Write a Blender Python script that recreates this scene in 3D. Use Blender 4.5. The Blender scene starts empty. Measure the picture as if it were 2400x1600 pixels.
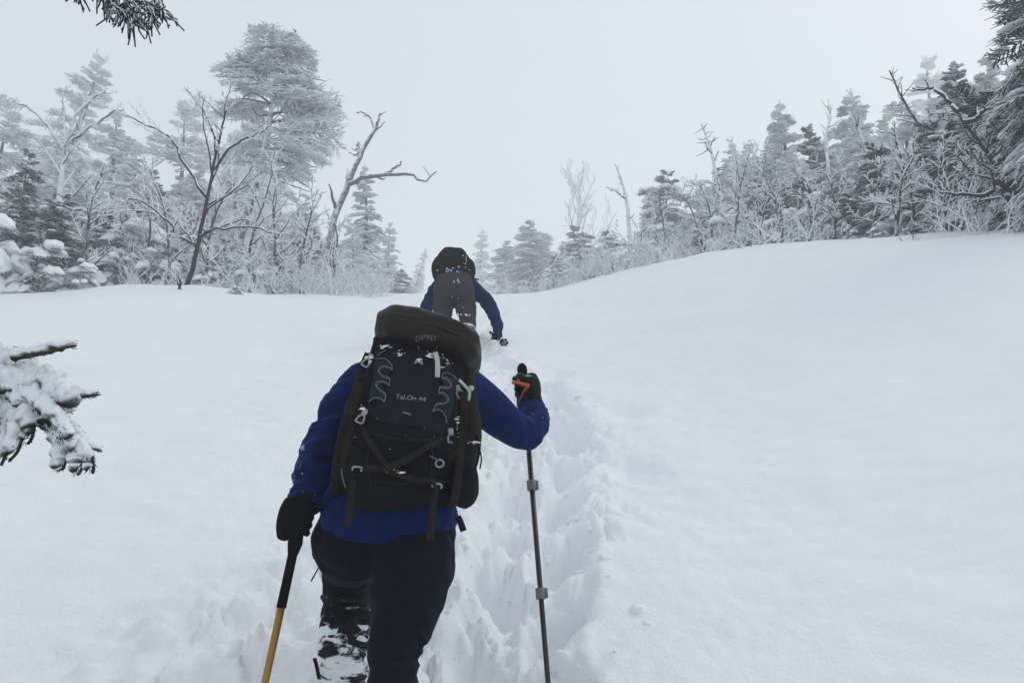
import bpy, bmesh, math, random
import numpy as np
from mathutils import Vector, Matrix

# ------------------------------------------------------------------ camera, sky, sun, exposure
scene = bpy.context.scene
C = scene.collection
EYE = 1.6
PITCH = math.radians(12.0)
HFOV = math.radians(66.0)
cam_data = bpy.data.cameras.new("camera")
cam_data.sensor_fit = 'HORIZONTAL'
cam_data.angle = HFOV
cam_data.clip_start = 0.05
cam_data.clip_end = 2000
cam = bpy.data.objects.new("camera", cam_data)
cam.location = (0, 0, EYE)
cam.rotation_euler = (math.pi / 2 + PITCH, 0, 0)
C.objects.link(cam)
scene.camera = cam

SUN_EL, SUN_AZ = math.radians(46), math.radians(62)      # azimuth measured from +Y towards +X
world = bpy.data.worlds.new("World")
scene.world = world
world.use_nodes = True
wn, wl = world.node_tree.nodes, world.node_tree.links
wn.clear()
sky = wn.new('ShaderNodeTexSky'); sky.sky_type = 'NISHITA'; sky.sun_disc = False
sky.sun_elevation = SUN_EL; sky.sun_rotation = SUN_AZ
sky.air_density = 1.0; sky.dust_density = 6.0; sky.ozone_density = 2.0; sky.altitude = 1200
hs = wn.new('ShaderNodeHueSaturation'); hs.inputs['Saturation'].default_value = 0.40
mx = wn.new('ShaderNodeMix'); mx.data_type = 'RGBA'; mx.inputs[0].default_value = 0.62
mx.inputs[7].default_value = (7.2, 7.8, 8.2, 1)        # even cloud layer
bg = wn.new('ShaderNodeBackground'); bg.inputs['Strength'].default_value = 0.1
wo = wn.new('ShaderNodeOutputWorld')
wl.new(sky.outputs[0], hs.inputs['Color']); wl.new(hs.outputs[0], mx.inputs[6])
wl.new(mx.outputs[2], bg.inputs['Color']); wl.new(bg.outputs[0], wo.inputs[0])

sd = bpy.data.lights.new("sun", 'SUN'); sd.energy = 0.55; sd.angle = math.radians(16); sd.color = (1.0, 0.975, 0.94)
sun = bpy.data.objects.new("sun", sd); C.objects.link(sun)
sdir = Vector((math.sin(SUN_AZ) * math.cos(SUN_EL), math.cos(SUN_AZ) * math.cos(SUN_EL), math.sin(SUN_EL)))
sun.rotation_euler = (-sdir).to_track_quat('-Z', 'Y').to_euler()
sun.location = (20, 20, 60)

vs = scene.view_settings
vs.view_transform = 'Standard'; vs.look = 'None'; vs.exposure = 0.33; vs.gamma = 1.0; vs.use_curve_mapping = False
scene.render.engine = 'CYCLES'
cy = scene.cycles
cy.max_bounces = 12; cy.diffuse_bounces = 9; cy.glossy_bounces = 2; cy.transmission_bounces = 2; cy.volume_bounces = 3
cy.use_denoising = True
cy.use_adaptive_sampling = False

# ------------------------------------------------------------------ helpers
rng = np.random.default_rng(7)
F = 1200 / math.tan(HFOV / 2)
cp, sp = math.cos(PITCH), math.sin(PITCH)
def at(px, py, Y):
    """a point of the place: the direction seen at (px, py) of the 2400 px photograph, Y metres up the slope"""
    dx, dz = px - 1200, 800 - py
    y = F * cp - dz * sp
    z = dz * cp + F * sp
    return np.array([dx / y * Y, Y, EYE + z / y * Y])
def ray(px, py):
    v = at(px, py, 1.0) - np.array([0, 0, EYE]); return v
def unit(v):
    v = np.asarray(v, float); return v / np.linalg.norm(v)

def _hash(ix, iy, iz, seed):
    h = (ix.astype(np.int64) * 374761393 + iy.astype(np.int64) * 668265263 + iz.astype(np.int64) * 2147483647 + seed * 1274126177) & 0xffffffff
    h = ((h ^ (h >> 13)) * 1274126177) & 0xffffffff
    h = ((h ^ (h >> 16)) * 2246822519) & 0xffffffff
    return ((h ^ (h >> 15)) & 0xffffff) / float(0xffffff) * 2 - 1
def noise2(x, y, seed=0):
    xi, yi = np.floor(x), np.floor(y); fx, fy = x - xi, y - yi
    u, v = fx * fx * fx * (fx * (fx * 6 - 15) + 10), fy * fy * fy * (fy * (fy * 6 - 15) + 10)
    z = np.zeros_like(xi)
    def g(a, b):
        th = _hash(a, b, z, seed) * math.pi
        return np.cos(th) * (x - a) + np.sin(th) * (y - b)
    return 1.5 * ((g(xi, yi) * (1 - u) + g(xi + 1, yi) * u) * (1 - v) + (g(xi, yi + 1) * (1 - u) + g(xi + 1, yi + 1) * u) * v)
def noise3(p, seed=0):
    x, y, z = p[..., 0], p[..., 1], p[..., 2]
    xi, yi, zi = np.floor(x), np.floor(y), np.floor(z); fx, fy, fz = x - xi, y - yi, z - zi
    u, v, w = fx * fx * (3 - 2 * fx), fy * fy * (3 - 2 * fy), fz * fz * (3 - 2 * fz)
    h = lambda a, b, c: _hash(xi + a, yi + b, zi + c, seed)
    a0 = (h(0,0,0)*(1-u) + h(1,0,0)*u) * (1-v) + (h(0,1,0)*(1-u) + h(1,1,0)*u) * v
    a1 = (h(0,0,1)*(1-u) + h(1,0,1)*u) * (1-v) + (h(0,1,1)*(1-u) + h(1,1,1)*u) * v
    return a0 * (1 - w) + a1 * w
def sstep(x, a, b):
    t = np.clip((x - a) / (b - a), 0, 1); return t * t * (3 - 2 * t)

# ---- materials
MATS = {}
def mat(name, col, rough=0.8, var=0.15, scale=20.0, bump=0.0, bscale=60.0, spec=0.3, snow=None, stretch=None, metallic=0.0, col2=None):
    """principled; snow=(threshold, softness, noise amount, noise scale): settled snow or rime by the facing of the surface"""
    if name in MATS: return MATS[name]
    m = bpy.data.materials.new(name); m.use_nodes = True
    n, l = m.node_tree.nodes, m.node_tree.links
    b = n['Principled BSDF']
    b.inputs['Roughness'].default_value = rough; b.inputs['Specular IOR Level'].default_value = spec
    b.inputs['Metallic'].default_value = metallic
    tc = n.new('ShaderNodeTexCoord'); co = tc.outputs['Object']
    if stretch:
        mp = n.new('ShaderNodeMapping'); mp.inputs['Scale'].default_value = stretch
        l.new(co, mp.inputs[0]); co = mp.outputs[0]
    nz = n.new('ShaderNodeTexNoise'); nz.inputs['Scale'].default_value = scale; nz.inputs['Detail'].default_value = 4
    l.new(co, nz.inputs['Vector'])
    rp = n.new('ShaderNodeMix'); rp.data_type = 'RGBA'
    c2 = col2 or tuple(c * (1 + var) for c in col)
    rp.inputs[6].default_value = (*[c * (1 - var) for c in col], 1); rp.inputs[7].default_value = (*c2, 1)
    l.new(nz.outputs['Fac'], rp.inputs[0])
    out = rp.outputs[2]
    if snow:
        th, soft, amt, sc = snow
        ge = n.new('ShaderNodeNewGeometry'); sx = n.new('ShaderNodeSeparateXYZ'); l.new(ge.outputs['Normal'], sx.inputs[0])
        n2 = n.new('ShaderNodeTexNoise'); n2.inputs['Scale'].default_value = sc; n2.inputs['Detail'].default_value = 3
        l.new(tc.outputs['Object'], n2.inputs['Vector'])
        ma = n.new('ShaderNodeMath'); ma.operation = 'MULTIPLY_ADD'
        l.new(n2.outputs['Fac'], ma.inputs[0]); ma.inputs[1].default_value = 2 * amt; l.new(sx.outputs['Z'], ma.inputs[2])
        mr = n.new('ShaderNodeMapRange'); mr.interpolation_type = 'SMOOTHSTEP'
        mr.inputs['From Min'].default_value = th + amt - soft; mr.inputs['From Max'].default_value = th + amt + soft
        l.new(ma.outputs[0], mr.inputs['Value'])
        m2 = n.new('ShaderNodeMix'); m2.data_type = 'RGBA'
        l.new(mr.outputs[0], m2.inputs[0]); l.new(out, m2.inputs[6]); m2.inputs[7].default_value = (0.86, 0.885, 0.91, 1)
        out = m2.outputs[2]
    l.new(out, b.inputs['Base Color'])
    if bump > 0:
        nb = n.new('ShaderNodeTexNoise'); nb.inputs['Scale'].default_value = bscale; nb.inputs['Detail'].default_value = 5
        l.new(co, nb.inputs['Vector'])
        bp = n.new('ShaderNodeBump'); bp.inputs['Strength'].default_value = bump; bp.inputs['Distance'].default_value = 0.01
        l.new(nb.outputs['Fac'], bp.inputs['Height']); l.new(bp.outputs[0], b.inputs['Normal'])
    MATS[name] = m
    return m
def patchy(name, base, th=0.55, soft=0.06, scale=9.0, stretch=(1, 1, 1), rough=0.8):
    """cloth with snow stuck to it in torn patches"""
    m = bpy.data.materials.new(name); m.use_nodes = True
    n, l = m.node_tree.nodes, m.node_tree.links; b = n['Principled BSDF']; b.inputs['Roughness'].default_value = rough
    b.inputs['Specular IOR Level'].default_value = 0.2
    tc = n.new('ShaderNodeTexCoord'); mp = n.new('ShaderNodeMapping'); mp.inputs['Scale'].default_value = stretch
    nz = n.new('ShaderNodeTexNoise'); nz.inputs['Scale'].default_value = scale; nz.inputs['Detail'].default_value = 6; nz.inputs['Roughness'].default_value = 0.62
    nz.inputs['Distortion'].default_value = 0.6
    l.new(tc.outputs['Object'], mp.inputs[0]); l.new(mp.outputs[0], nz.inputs['Vector'])
    mr = n.new('ShaderNodeMapRange'); mr.interpolation_type = 'SMOOTHSTEP'
    mr.inputs['From Min'].default_value = th - soft; mr.inputs['From Max'].default_value = th + soft
    l.new(nz.outputs['Fac'], mr.inputs['Value'])
    m2 = n.new('ShaderNodeMix'); m2.data_type = 'RGBA'; m2.inputs[6].default_value = (*base, 1); m2.inputs[7].default_value = (0.8, 0.83, 0.86, 1)
    l.new(mr.outputs[0], m2.inputs[0]); l.new(m2.outputs[2], b.inputs['Base Color'])
    bp = n.new('ShaderNodeBump'); bp.inputs['Strength'].default_value = 0.8; bp.inputs['Distance'].default_value = 0.012
    l.new(nz.outputs['Fac'], bp.inputs['Height']); l.new(bp.outputs[0], b.inputs['Normal'])
    return m

# ---- meshes: everything is numpy (verts, tris)
class MB:
    def __init__(s): s.V, s.T, s.n = [], [], 0
    def add(s, v, t):
        v = np.asarray(v, float).reshape(-1, 3); t = np.asarray(t, int).reshape(-1, 3)
        s.V.append(v); s.T.append(t + s.n); s.n += len(v); return s
    def arrays(s): return np.concatenate(s.V), np.concatenate(s.T)
def make_mesh(name, v, t, smooth=True):
    me = bpy.data.meshes.new(name)
    me.vertices.add(len(v)); me.vertices.foreach_set('co', np.ascontiguousarray(v, np.float32).ravel())
    me.loops.add(len(t) * 3); me.loops.foreach_set('vertex_index', np.ascontiguousarray(t, np.int32).ravel())
    me.polygons.add(len(t)); me.polygons.foreach_set('loop_start', np.arange(0, len(t) * 3, 3, dtype=np.int32))
    me.update(calc_edges=True); me.validate()
    me.polygons.foreach_set('use_smooth', np.full(len(me.polygons), smooth, dtype=bool))
    return me
def obj(name, mesh, m=None, parent=None, loc=None):
    if isinstance(mesh, MB): mesh = make_mesh(name, *mesh.arrays())
    elif isinstance(mesh, tuple): mesh = make_mesh(name, *mesh)
    o = bpy.data.objects.new(name, mesh); C.objects.link(o)
    if m is not None and not mesh.materials: mesh.materials.append(m)
    if parent is not None:
        o.parent = parent
        if loc is None and parent.type == 'EMPTY': o.matrix_parent_inverse = Matrix.Translation(parent.location).inverted()
    if loc is not None: o.location = loc
    return o
def tag(o, label=None, cat=None, group=None, kind=None):
    if label: o['label'] = label
    if cat: o['category'] = cat
    if group: o['group'] = group
    if kind: o['kind'] = kind
    return o
def thing(name, loc, label, cat, group=None):
    o = bpy.data.objects.new(name, None); C.objects.link(o); o.location = loc; o.empty_display_size = 0.2
    return tag(o, label, cat, group)

def frames(P):
    P = np.asarray(P, float); T = np.gradient(P, axis=-2)
    return T / np.maximum(np.linalg.norm(T, axis=-1, keepdims=True), 1e-9)
def tubes(P, R, sides=5, cap=False):
    """P (n,k,3) polylines, R (n,k) radii"""
    P = np.asarray(P, float); R = np.asarray(R, float); n, k, _ = P.shape
    T = frames(P)
    mean = unit_rows(P[:, -1] - P[:, 0])
    ref = np.where(np.abs(mean[:, 2:3]) > 0.85, np.array([[1.0, 0, 0]]), np.array([[0, 0, 1.0]]))[:, None, :]
    A = unit_rows(np.cross(np.broadcast_to(ref, T.shape), T)); B = np.cross(T, A)
    th = np.arange(sides) / sides * 2 * math.pi + math.pi / 2
    V = P[:, :, None] + R[:, :, None, None] * (np.cos(th)[None, None, :, None] * A[:, :, None] + np.sin(th)[None, None, :, None] * B[:, :, None])
    base = (np.arange(n) * k * sides)[:, None, None]
    i, j = np.meshgrid(np.arange(k - 1), np.arange(sides), indexing='ij')
    a = i * sides + j; b = i * sides + (j + 1) % sides; c = b + sides; d = a + sides
    t = np.stack([np.stack([a, b, c], -1), np.stack([a, c, d], -1)], -2).reshape(1, -1, 3) + base
    t = t.reshape(-1, 3)
    V = V.reshape(-1, 3)
    if cap:
        nv = len(V); cv = np.concatenate([P[:, 0], P[:, -1]]); V = np.concatenate([V, cv])
        j = np.arange(sides)
        c0 = np.stack([(j + 1) % sides, j, np.zeros(sides, int)], -1)[None] + base
        c0[:, :, 2] = nv + np.arange(n)[:, None]
        c1 = np.stack([j, (j + 1) % sides, np.zeros(sides, int)], -1)[None] + base + (k - 1) * sides
        c1[:, :, 2] = nv + n + np.arange(n)[:, None]
        t = np.concatenate([t, c0.reshape(-1, 3), c1.reshape(-1, 3)])
    return V, t
def unit_rows(v): return v / np.maximum(np.linalg.norm(v, axis=-1, keepdims=True), 1e-9)
def tube(pts, r, sides=10, cap=True):
    P = np.asarray(pts, float)[None]; R = np.broadcast_to(np.asarray(r, float), (1, P.shape[1]))
    return tubes(P, R, sides, cap)
def spline(pts, m=24):
    """Catmull-Rom through the rows of pts (any width)"""
    p = np.asarray(pts, float); p = np.concatenate([[2 * p[0] - p[1]], p, [2 * p[-1] - p[-2]]])
    s = np.linspace(0, len(p) - 3 - 1e-6, m); i = s.astype(int); f = (s - i)[:, None]
    a, b, c, d = p[i], p[i + 1], p[i + 2], p[i + 3]
    return 0.5 * (2 * b + (c - a) * f + (2 * a - 5 * b + 4 * c - d) * f ** 2 + (3 * b - a - 3 * c + d) * f ** 3)
def loft(rows, ref=(1, 0, 0), m=None, sides=28, p=2.0, caps=3):
    """rows: (x,y,z, ra, rb): ra along ref, rb across. Closed with rounded ends."""
    r = np.asarray(rows, float)
    if m: r = spline(r, m)
    P, ra, rb = r[:, :3], np.maximum(r[:, 3], 1e-4), np.maximum(r[:, 4], 1e-4)
    T = frames(P); ref = np.broadcast_to(np.asarray(ref, float), T.shape)
    A = unit_rows(ref - (ref * T).sum(-1, keepdims=True) * T); B = np.cross(T, A)
    rings = []
    def ring(c, a, b, s):
        th = np.arange(sides) / sides * 2 * math.pi
        cs, sn = np.cos(th), np.sin(th)
        x = np.sign(cs) * np.abs(cs) ** (2 / p); y = np.sign(sn) * np.abs(sn) ** (2 / p)
        return c + s[0] * a * x[:, None] + s[1] * b * y[:, None]
    for q in range(caps, 0, -1):
        f = math.sin(math.pi / 2 * (1 - q / (caps + 0.0))) if q < caps else 0.02
        h = math.cos(math.pi / 2 * (1 - q / (caps + 0.0)))
        e = min(ra[0], rb[0])
        rings.append(ring(P[0] - T[0] * e * 0.6 * h, A[0], B[0], (ra[0] * max(f, 0.02), rb[0] * max(f, 0.02))))
    for i in range(len(P)): rings.append(ring(P[i], A[i], B[i], (ra[i], rb[i])))
    for q in range(1, caps + 1):
        f = max(math.cos(math.pi / 2 * q / caps), 0.02); h = math.sin(math.pi / 2 * q / caps); e = min(ra[-1], rb[-1])
        rings.append(ring(P[-1] + T[-1] * e * 0.6 * h, A[-1], B[-1], (ra[-1] * f, rb[-1] * f)))
    V = np.concatenate(rings); k = len(rings)
    i, j = np.meshgrid(np.arange(k - 1), np.arange(sides), indexing='ij')
    a = i * sides + j; b = i * sides + (j + 1) % sides; c = b + sides; d = a + sides
    t = np.stack([np.stack([a, b, c], -1), np.stack([a, c, d], -1)], -2).reshape(-1, 3)
    V = np.concatenate([V, [rings[0].mean(0), rings[-1].mean(0)]]); n0 = k * sides
    jj = np.arange(sides)
    t = np.concatenate([t, np.stack([(jj + 1) % sides, jj, np.full(sides, n0)], -1),
                        np.stack([jj + (k - 1) * sides, (jj + 1) % sides + (k - 1) * sides, np.full(sides, n0 + 1)], -1)])
    return V, t
_ico = {}
def ico(sub):
    if sub not in _ico:
        bm = bmesh.new(); bmesh.ops.create_icosphere(bm, subdivisions=sub, radius=1)
        _ico[sub] = (np.array([v.co for v in bm.verts]), np.array([[v.index for v in f.verts] for f in bm.faces])); bm.free()
    return _ico[sub]
def blob(c, r, sub=3, amp=0.0, fr=2.0, seed=0):
    v, t = ico(sub); k = 1 + amp * noise3(v * fr + seed * 7.3, seed)
    return v * k[:, None] * np.asarray(r, float) + np.asarray(c, float), t
def box(c, size, ax=None, bevel=0.0):
    """a box with chamfered edges (24 corners pulled in); ax = 3 axes"""
    ax = np.eye(3) if ax is None else np.asarray(ax, float)
    bm = bmesh.new(); bmesh.ops.create_cube(bm, size=1)
    for v in bm.verts: v.co = Vector((v.co.x * size[0], v.co.y * size[1], v.co.z * size[2]))
    if bevel > 0: bmesh.ops.bevel(bm, geom=bm.edges[:], offset=bevel, segments=2, affect='EDGES', profile=0.6)
    bmesh.ops.triangulate(bm, faces=bm.faces[:]); bm.verts.index_update()
    v = np.array([x.co for x in bm.verts]); t = np.array([[q.index for q in f.verts] for f in bm.faces]); bm.free()
    return v @ ax + np.asarray(c, float), t
def ribbon(P, W, thick=0.0025):
    """webbing: centre line P (k,3), half-width vectors W (k,3)"""
    P = np.asarray(P, float); W = np.broadcast_to(np.asarray(W, float), P.shape); T = frames(P)
    Nn = unit_rows(np.cross(W, T)) * thick
    V = np.stack([P - W - Nn, P + W - Nn, P + W + Nn, P - W + Nn], 1).reshape(-1, 3); k = len(P)
    i, j = np.meshgrid(np.arange(k - 1), np.arange(4), indexing='ij')
    a = i * 4 + j; b = i * 4 + (j + 1) % 4; c = b + 4; d = a + 4
    t = np.stack([np.stack([a, b, c], -1), np.stack([a, c, d], -1)], -2).reshape(-1, 3)
    t = np.concatenate([t, [[0, 2, 1], [0, 3, 2]], np.array([[0, 1, 2], [0, 2, 3]]) + (k - 1) * 4])
    return V, t
def remesh(pieces, voxel=0.008, smooth=6):
    """union of closed pieces as one continuous skin"""
    m = MB()
    for v, t in pieces: m.add(v, t)
    me = make_mesh('tmp', *m.arrays()); o = bpy.data.objects.new('tmp', me); C.objects.link(o)
    r = o.modifiers.new('r', 'REMESH'); r.mode = 'VOXEL'; r.voxel_size = voxel
    if smooth:
        s = o.modifiers.new('s', 'SMOOTH'); s.iterations = smooth; s.factor = 0.5
    dg = bpy.context.evaluated_depsgraph_get(); dg.update()
    e = o.evaluated_get(dg); em = e.to_mesh(); em.calc_loop_triangles()
    v = np.empty(len(em.vertices) * 3); em.vertices.foreach_get('co', v)
    t = np.empty(len(em.loop_triangles) * 3, np.int32); em.loop_triangles.foreach_get('vertices', t)
    e.to_mesh_clear(); bpy.data.objects.remove(o); bpy.data.meshes.remove(me)
    return v.reshape(-1, 3), t.reshape(-1, 3)
def normals(v, t):
    n = np.zeros_like(v); f = np.cross(v[t[:, 1]] - v[t[:, 0]], v[t[:, 2]] - v[t[:, 0]])
    for k in range(3): np.add.at(n, t[:, k], f)
    return unit_rows(n)
def wrinkle(v, t, amp, sc, seed=0, ridged=True):
    n = normals(v, t); q = v * np.asarray(sc)
    q = q + 0.5 * np.stack([noise3(q * 0.6 + 11, seed + 1), noise3(q * 0.6 + 5, seed + 2), noise3(q * 0.6, seed + 3)], -1)
    h = noise3(q, seed)
    h = 0.5 - np.abs(h) * 1.4 if ridged else h
    h = h + 0.4 * noise3(q * 2.3, seed + 9)
    return v + n * (amp * h)[:, None], t

# ------------------------------------------------------------------ the ground
def profile(y):
    p = np.where(y < 20.3, 0.1 + 0.42 * y - 0.0035 * y * y, 0)
    z0 = 0.1 + 0.42 * 20.3 - 0.0035 * 20.3 ** 2; s0 = (z0 - EYE) / 20.3
    p = np.where(y >= 20.3, EYE + (s0 - 0.00006 * (y - 20.3)) * y, p)
    return np.where(y < 0, 0.1 + 0.42 * np.maximum(y, -40), p)
TRAIL = np.array([[-6, -.2], [0, -.12], [1, -.10], [2, -.06], [3, 0.04], [4, .13], [5, .22], [6, .16], [7, -.18], [8, -.5], [9, -.55], [11, -.35], [14, -.2], [18, -.3], [24, -.9], [60, -3]])
def trail_x(y): return np.interp(y, TRAIL[:, 0], TRAIL[:, 1])
def base_z(x, y):
    x = np.asarray(x, float); y = np.asarray(y, float)
    z = profile(y)
    z = z + 1.22 * sstep(x, 0.2, 6.2) * sstep(y, -4, 9) + 0.07 * np.clip(x - 6.0, 0, 60) * np.exp(-np.clip(x - 6, 0, 60) / 30)
    z = z + 0.10 * np.clip(-x - 9, 0, 40)
    z = z + 0.27 * np.exp(-(((x + 7.5) / 1.9) ** 2 + ((y - 15.6) / 1.5) ** 2))
    z = z + 0.06 * np.exp(-(((x + 6.1) / 1.1) ** 2 + ((y - 15.2) / 1.1) ** 2))
    z = z + 0.10 * noise2(x * .22, y * .22, 3) + 0.045 * noise2(x * .8, y * .8, 4) + 0.012 * noise2(x * 2.1, y * 2.6, 5)
    return z
def billow(x, y, seed): return np.abs(noise2(x, y, seed)) * 1.6
def ground_z(x, y):
    x = np.asarray(x, float); y = np.asarray(y, float)
    z = base_z(x, y)
    fade = 1 - sstep(y, 8.6, 16)
    d = x - trail_x(y)
    wob = 0.07 * noise2(y * 1.7, x * 0 + 3.3, 21) + 0.05 * noise2(y * 4.1, x * 0 + 1.3, 22)
    wl_, wr_ = 0.25 + wob, 0.23 - wob
    # two lines of boot holes inside a trench of loose snow
    sides_ = np.where(d < 0, -d / np.maximum(wl_, .05), d / np.maximum(wr_, .05))
    warp = 0.10 * noise2(x * 5, y * 5, 23) + 0.06 * noise2(x * 11, y * 11, 24)
    tr = 1 - sstep(sides_ + warp * 1.6, 0.30, 1.45)
    depth = (0.11 + 0.06 * noise2(x * 1.5, y * 2.2, 25)) * (1 - 0.55 * sstep(y, 3.5, 7)) * (0.25 + 0.75 * fade) * (1 - .8 * sstep(y, 8.6, 12))
    z = z - depth * tr
    # steps up the trench
    ph = y / 0.46 + 0.25 * noise2(x * 3, y * 1.2, 26) + np.where(d < 0, 0.5, 0.0)
    step = (ph - np.floor(ph))
    foot = np.exp(-np.abs((np.abs(d + .03 * noise2(x * 0 + 2, y * 2, 28)) - 0.13) / 0.10) ** 3) * np.exp(-np.abs((step - 0.5) / 0.27) ** 3)
    z = z - 0.18 * foot * (0.35 + 0.65 * fade) * (1 - 0.45 * sstep(y, 4, 8)) * (1 - .7 * sstep(y, 9, 14))
    # loose clods, in and beside the trench (the left side is wider and more trampled low down)
    wide = np.where(d < 0, 0.52 + 0.95 * (1 - sstep(y, 2.4, 4.6)), 0.30 + 0.20 * sstep(y, 3.0, 3.7) * (1 - sstep(y, 4.6, 6.0)))
    rough = (1 - sstep(np.abs(d) + 0.14 * noise2(x * 2.4, y * 2.4, 27), wide * 0.55, wide * 1.25)) * (0.10 + 0.90 * fade) * (1 - 0.45 * sstep(y, 5, 9))
    wx = x + 0.05 * noise2(x * 6, y * 6, 31); wy = y + 0.05 * noise2(x * 6 + 9, y * 6, 32)
    cl = 0.055 * billow(wx * 3.2, wy * 3.2, 33) + 0.045 * billow(wx * 7.4, wy * 7.4, 34) + 0.022 * billow(wx * 15, wy * 15, 35) + 0.005 * billow(wx * 33, wy * 33, 39) + 0.007 * noise2(wx * 47, wy * 47, 36)
    z = z + rough * (cl - 0.045) * (0.95 + .45 * (d < 0))
    rim = np.exp(-((sides_ - 1.25) / 0.22) ** 2) * fade
    z = z + 0.020 * rim * (0.6 + noise2(x * 5, y * 5, 37))
    # side holes right of the trail
    for hx, hy, hr, hd in ((0.62, 4.3, .16, .10), (0.42, 5.6, .13, .08), (0.75, 5.2, .12, .07), (0.35, 6.6, .14, .08), (-0.55, 3.4, .14, .06), (-.75, 2.9, .16, .07)):
        q = ((x - hx) / hr) ** 2 + ((y - hy) / (hr * 1.5)) ** 2
        z = z - hd * np.exp(-q * (1 + .5 * noise2(x * 9, y * 9, 38)))
    # wind texture on the untouched snow
    z = z + 0.009 * noise2(x * 5.5 + .6 * y, y * 9, 41) * (1 - rough) + 0.0050 * noise2(x * 17, y * 26, 42) * (1 - rough)
    return z
def gz(x, y): return float(ground_z(np.array([float(x)]), np.array([float(y)]))[0])

def build_ground():
    ys = [0.35]
    while ys[-1] < 10: ys.append(ys[-1] + 0.0062 * (ys[-1] + .35))
    while ys[-1] < 170: ys.append(ys[-1] * 1.024)
    ys = np.array(list(np.linspace(-60, -2, 14)) + list(np.linspace(-1.7, 0.3, 14)) + ys)
    t = np.concatenate([np.arange(-0.30, 0.24, 0.0024)])
    ext = [0.0035]
    right, left = [t[-1]], [t[0]]
    st = 0.003
    while right[-1] < 8: st = min(st * 1.045, 0.6); right.append(right[-1] + st)
    st = 0.003
    while left[-1] > -8: st = min(st * 1.045, 0.6); left.append(left[-1] - st)
    t = np.concatenate([np.array(left[1:])[::-1], t, np.array(right[1:])])
    Yg, Tg = np.meshgrid(ys, t, indexing='ij')
    Xg = Tg * (np.abs(Yg) * 0.95 + 0.75)
    keep = np.clip(Xg, -150, 150); Xg = keep + (Xg - keep) * 0.001
    Z = ground_z(Xg, Yg)
    V = np.stack([Xg, Yg, Z], -1).reshape(-1, 3); k = len(t)
    i, j = np.meshgrid(np.arange(len(ys) - 1), np.arange(k - 1), indexing='ij')
    a = i * k + j; b = a + 1; c = b + k; d = a + k
    T = np.stack([np.stack([a, b, c], -1), np.stack([a, c, d], -1)], -2).reshape(-1, 3)
    o = obj('snow_ground', (V, T), mat('snow', (0.83, 0.85, 0.875), 0.75, 0.03, 3.0, 0.5, 70.0, 0.25))
    tag(o, kind='structure')
build_ground()
SNOW = mat('snow_lump', (0.88, 0.90, 0.92), 0.75, 0.03, 5.0, 0.35, 70.0, 0.25)

# loose lumps thrown out of the trench
m = MB()
for k in range(260):
    y = 1.5 + 6.5 * rng.random() ** 1.6
    s = rng.choice([-1, 1]); x = trail_x(y) + s * abs(rng.normal(0.22, 0.12)) + (-.12 if y < 3.2 and s < 0 else 0)
    r = 0.008 + 0.020 * rng.random() ** 3
    v, t = blob((0, 0, 0), (r * rng.uniform(.8, 1.4), r * rng.uniform(.8, 1.3), r * rng.uniform(.6, .9)), 2, 0.45, 1.7, k)
    m.add(v + np.array([x, y, gz(x, y) - r * .1]), t)
o = obj('snow_clods', m, SNOW); tag(o, 'loose clods of snow scattered along the trodden trail', 'snow', kind='stuff')

# ------------------------------------------------------------------ trees
BARK = mat('bark', (0.045, 0.042, 0.04), 0.9, 0.4, 14, 0.6, 30, 0.15, snow=(0.20, 0.25, 0.5, 7))
BARK_DARK = mat('dark_bark', (0.026, 0.025, 0.026), 0.9, 0.4, 14, 0.6, 30, 0.15, snow=(0.58, 0.2, 0.28, 8))
BARK_RIME = mat('rimed_bark', (0.075, 0.072, 0.07), 0.9, 0.4, 12, 0.6, 30, 0.15, snow=(-0.30, 0.5, 0.6, 6))
SNAG = mat('snag_bark', (0.15, 0.14, 0.135), 0.9, 0.4, 12, 0.6, 30, 0.1, snow=(0.05, 0.3, 0.55, 6))
NEEDLE = mat('needles', (0.018, 0.026, 0.022), 0.85, 0.45, 9, 0, 0, 0.15, snow=(-0.42, 0.2, 0.40, 3))
NEEDLE_RIME = mat('rimed_needles', (0.16, 0.17, 0.17), 0.85, 0.4, 9, 0, 0, 0.1, snow=(-0.95, 0.28, 0.5, 3))
NEEDLE_BLACK = mat('deep_green_needles', (0.012, 0.018, 0.015), 0.85, 0.45, 9, 0, 0, 0.1, snow=(0.12, 0.16, 0.34, 3))
NEEDLE_DARK = mat('dark_needles', (0.018, 0.025, 0.021), 0.85, 0.45, 9, 0, 0, 0.15, snow=(-0.26, 0.18, 0.40, 3))
TWIG_RIME = mat('rimed_twigs', (0.10, 0.10, 0.10), 0.9, 0.3, 9, 0, 0, 0.1, snow=(-0.8, 0.3, 0.5, 9))

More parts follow.
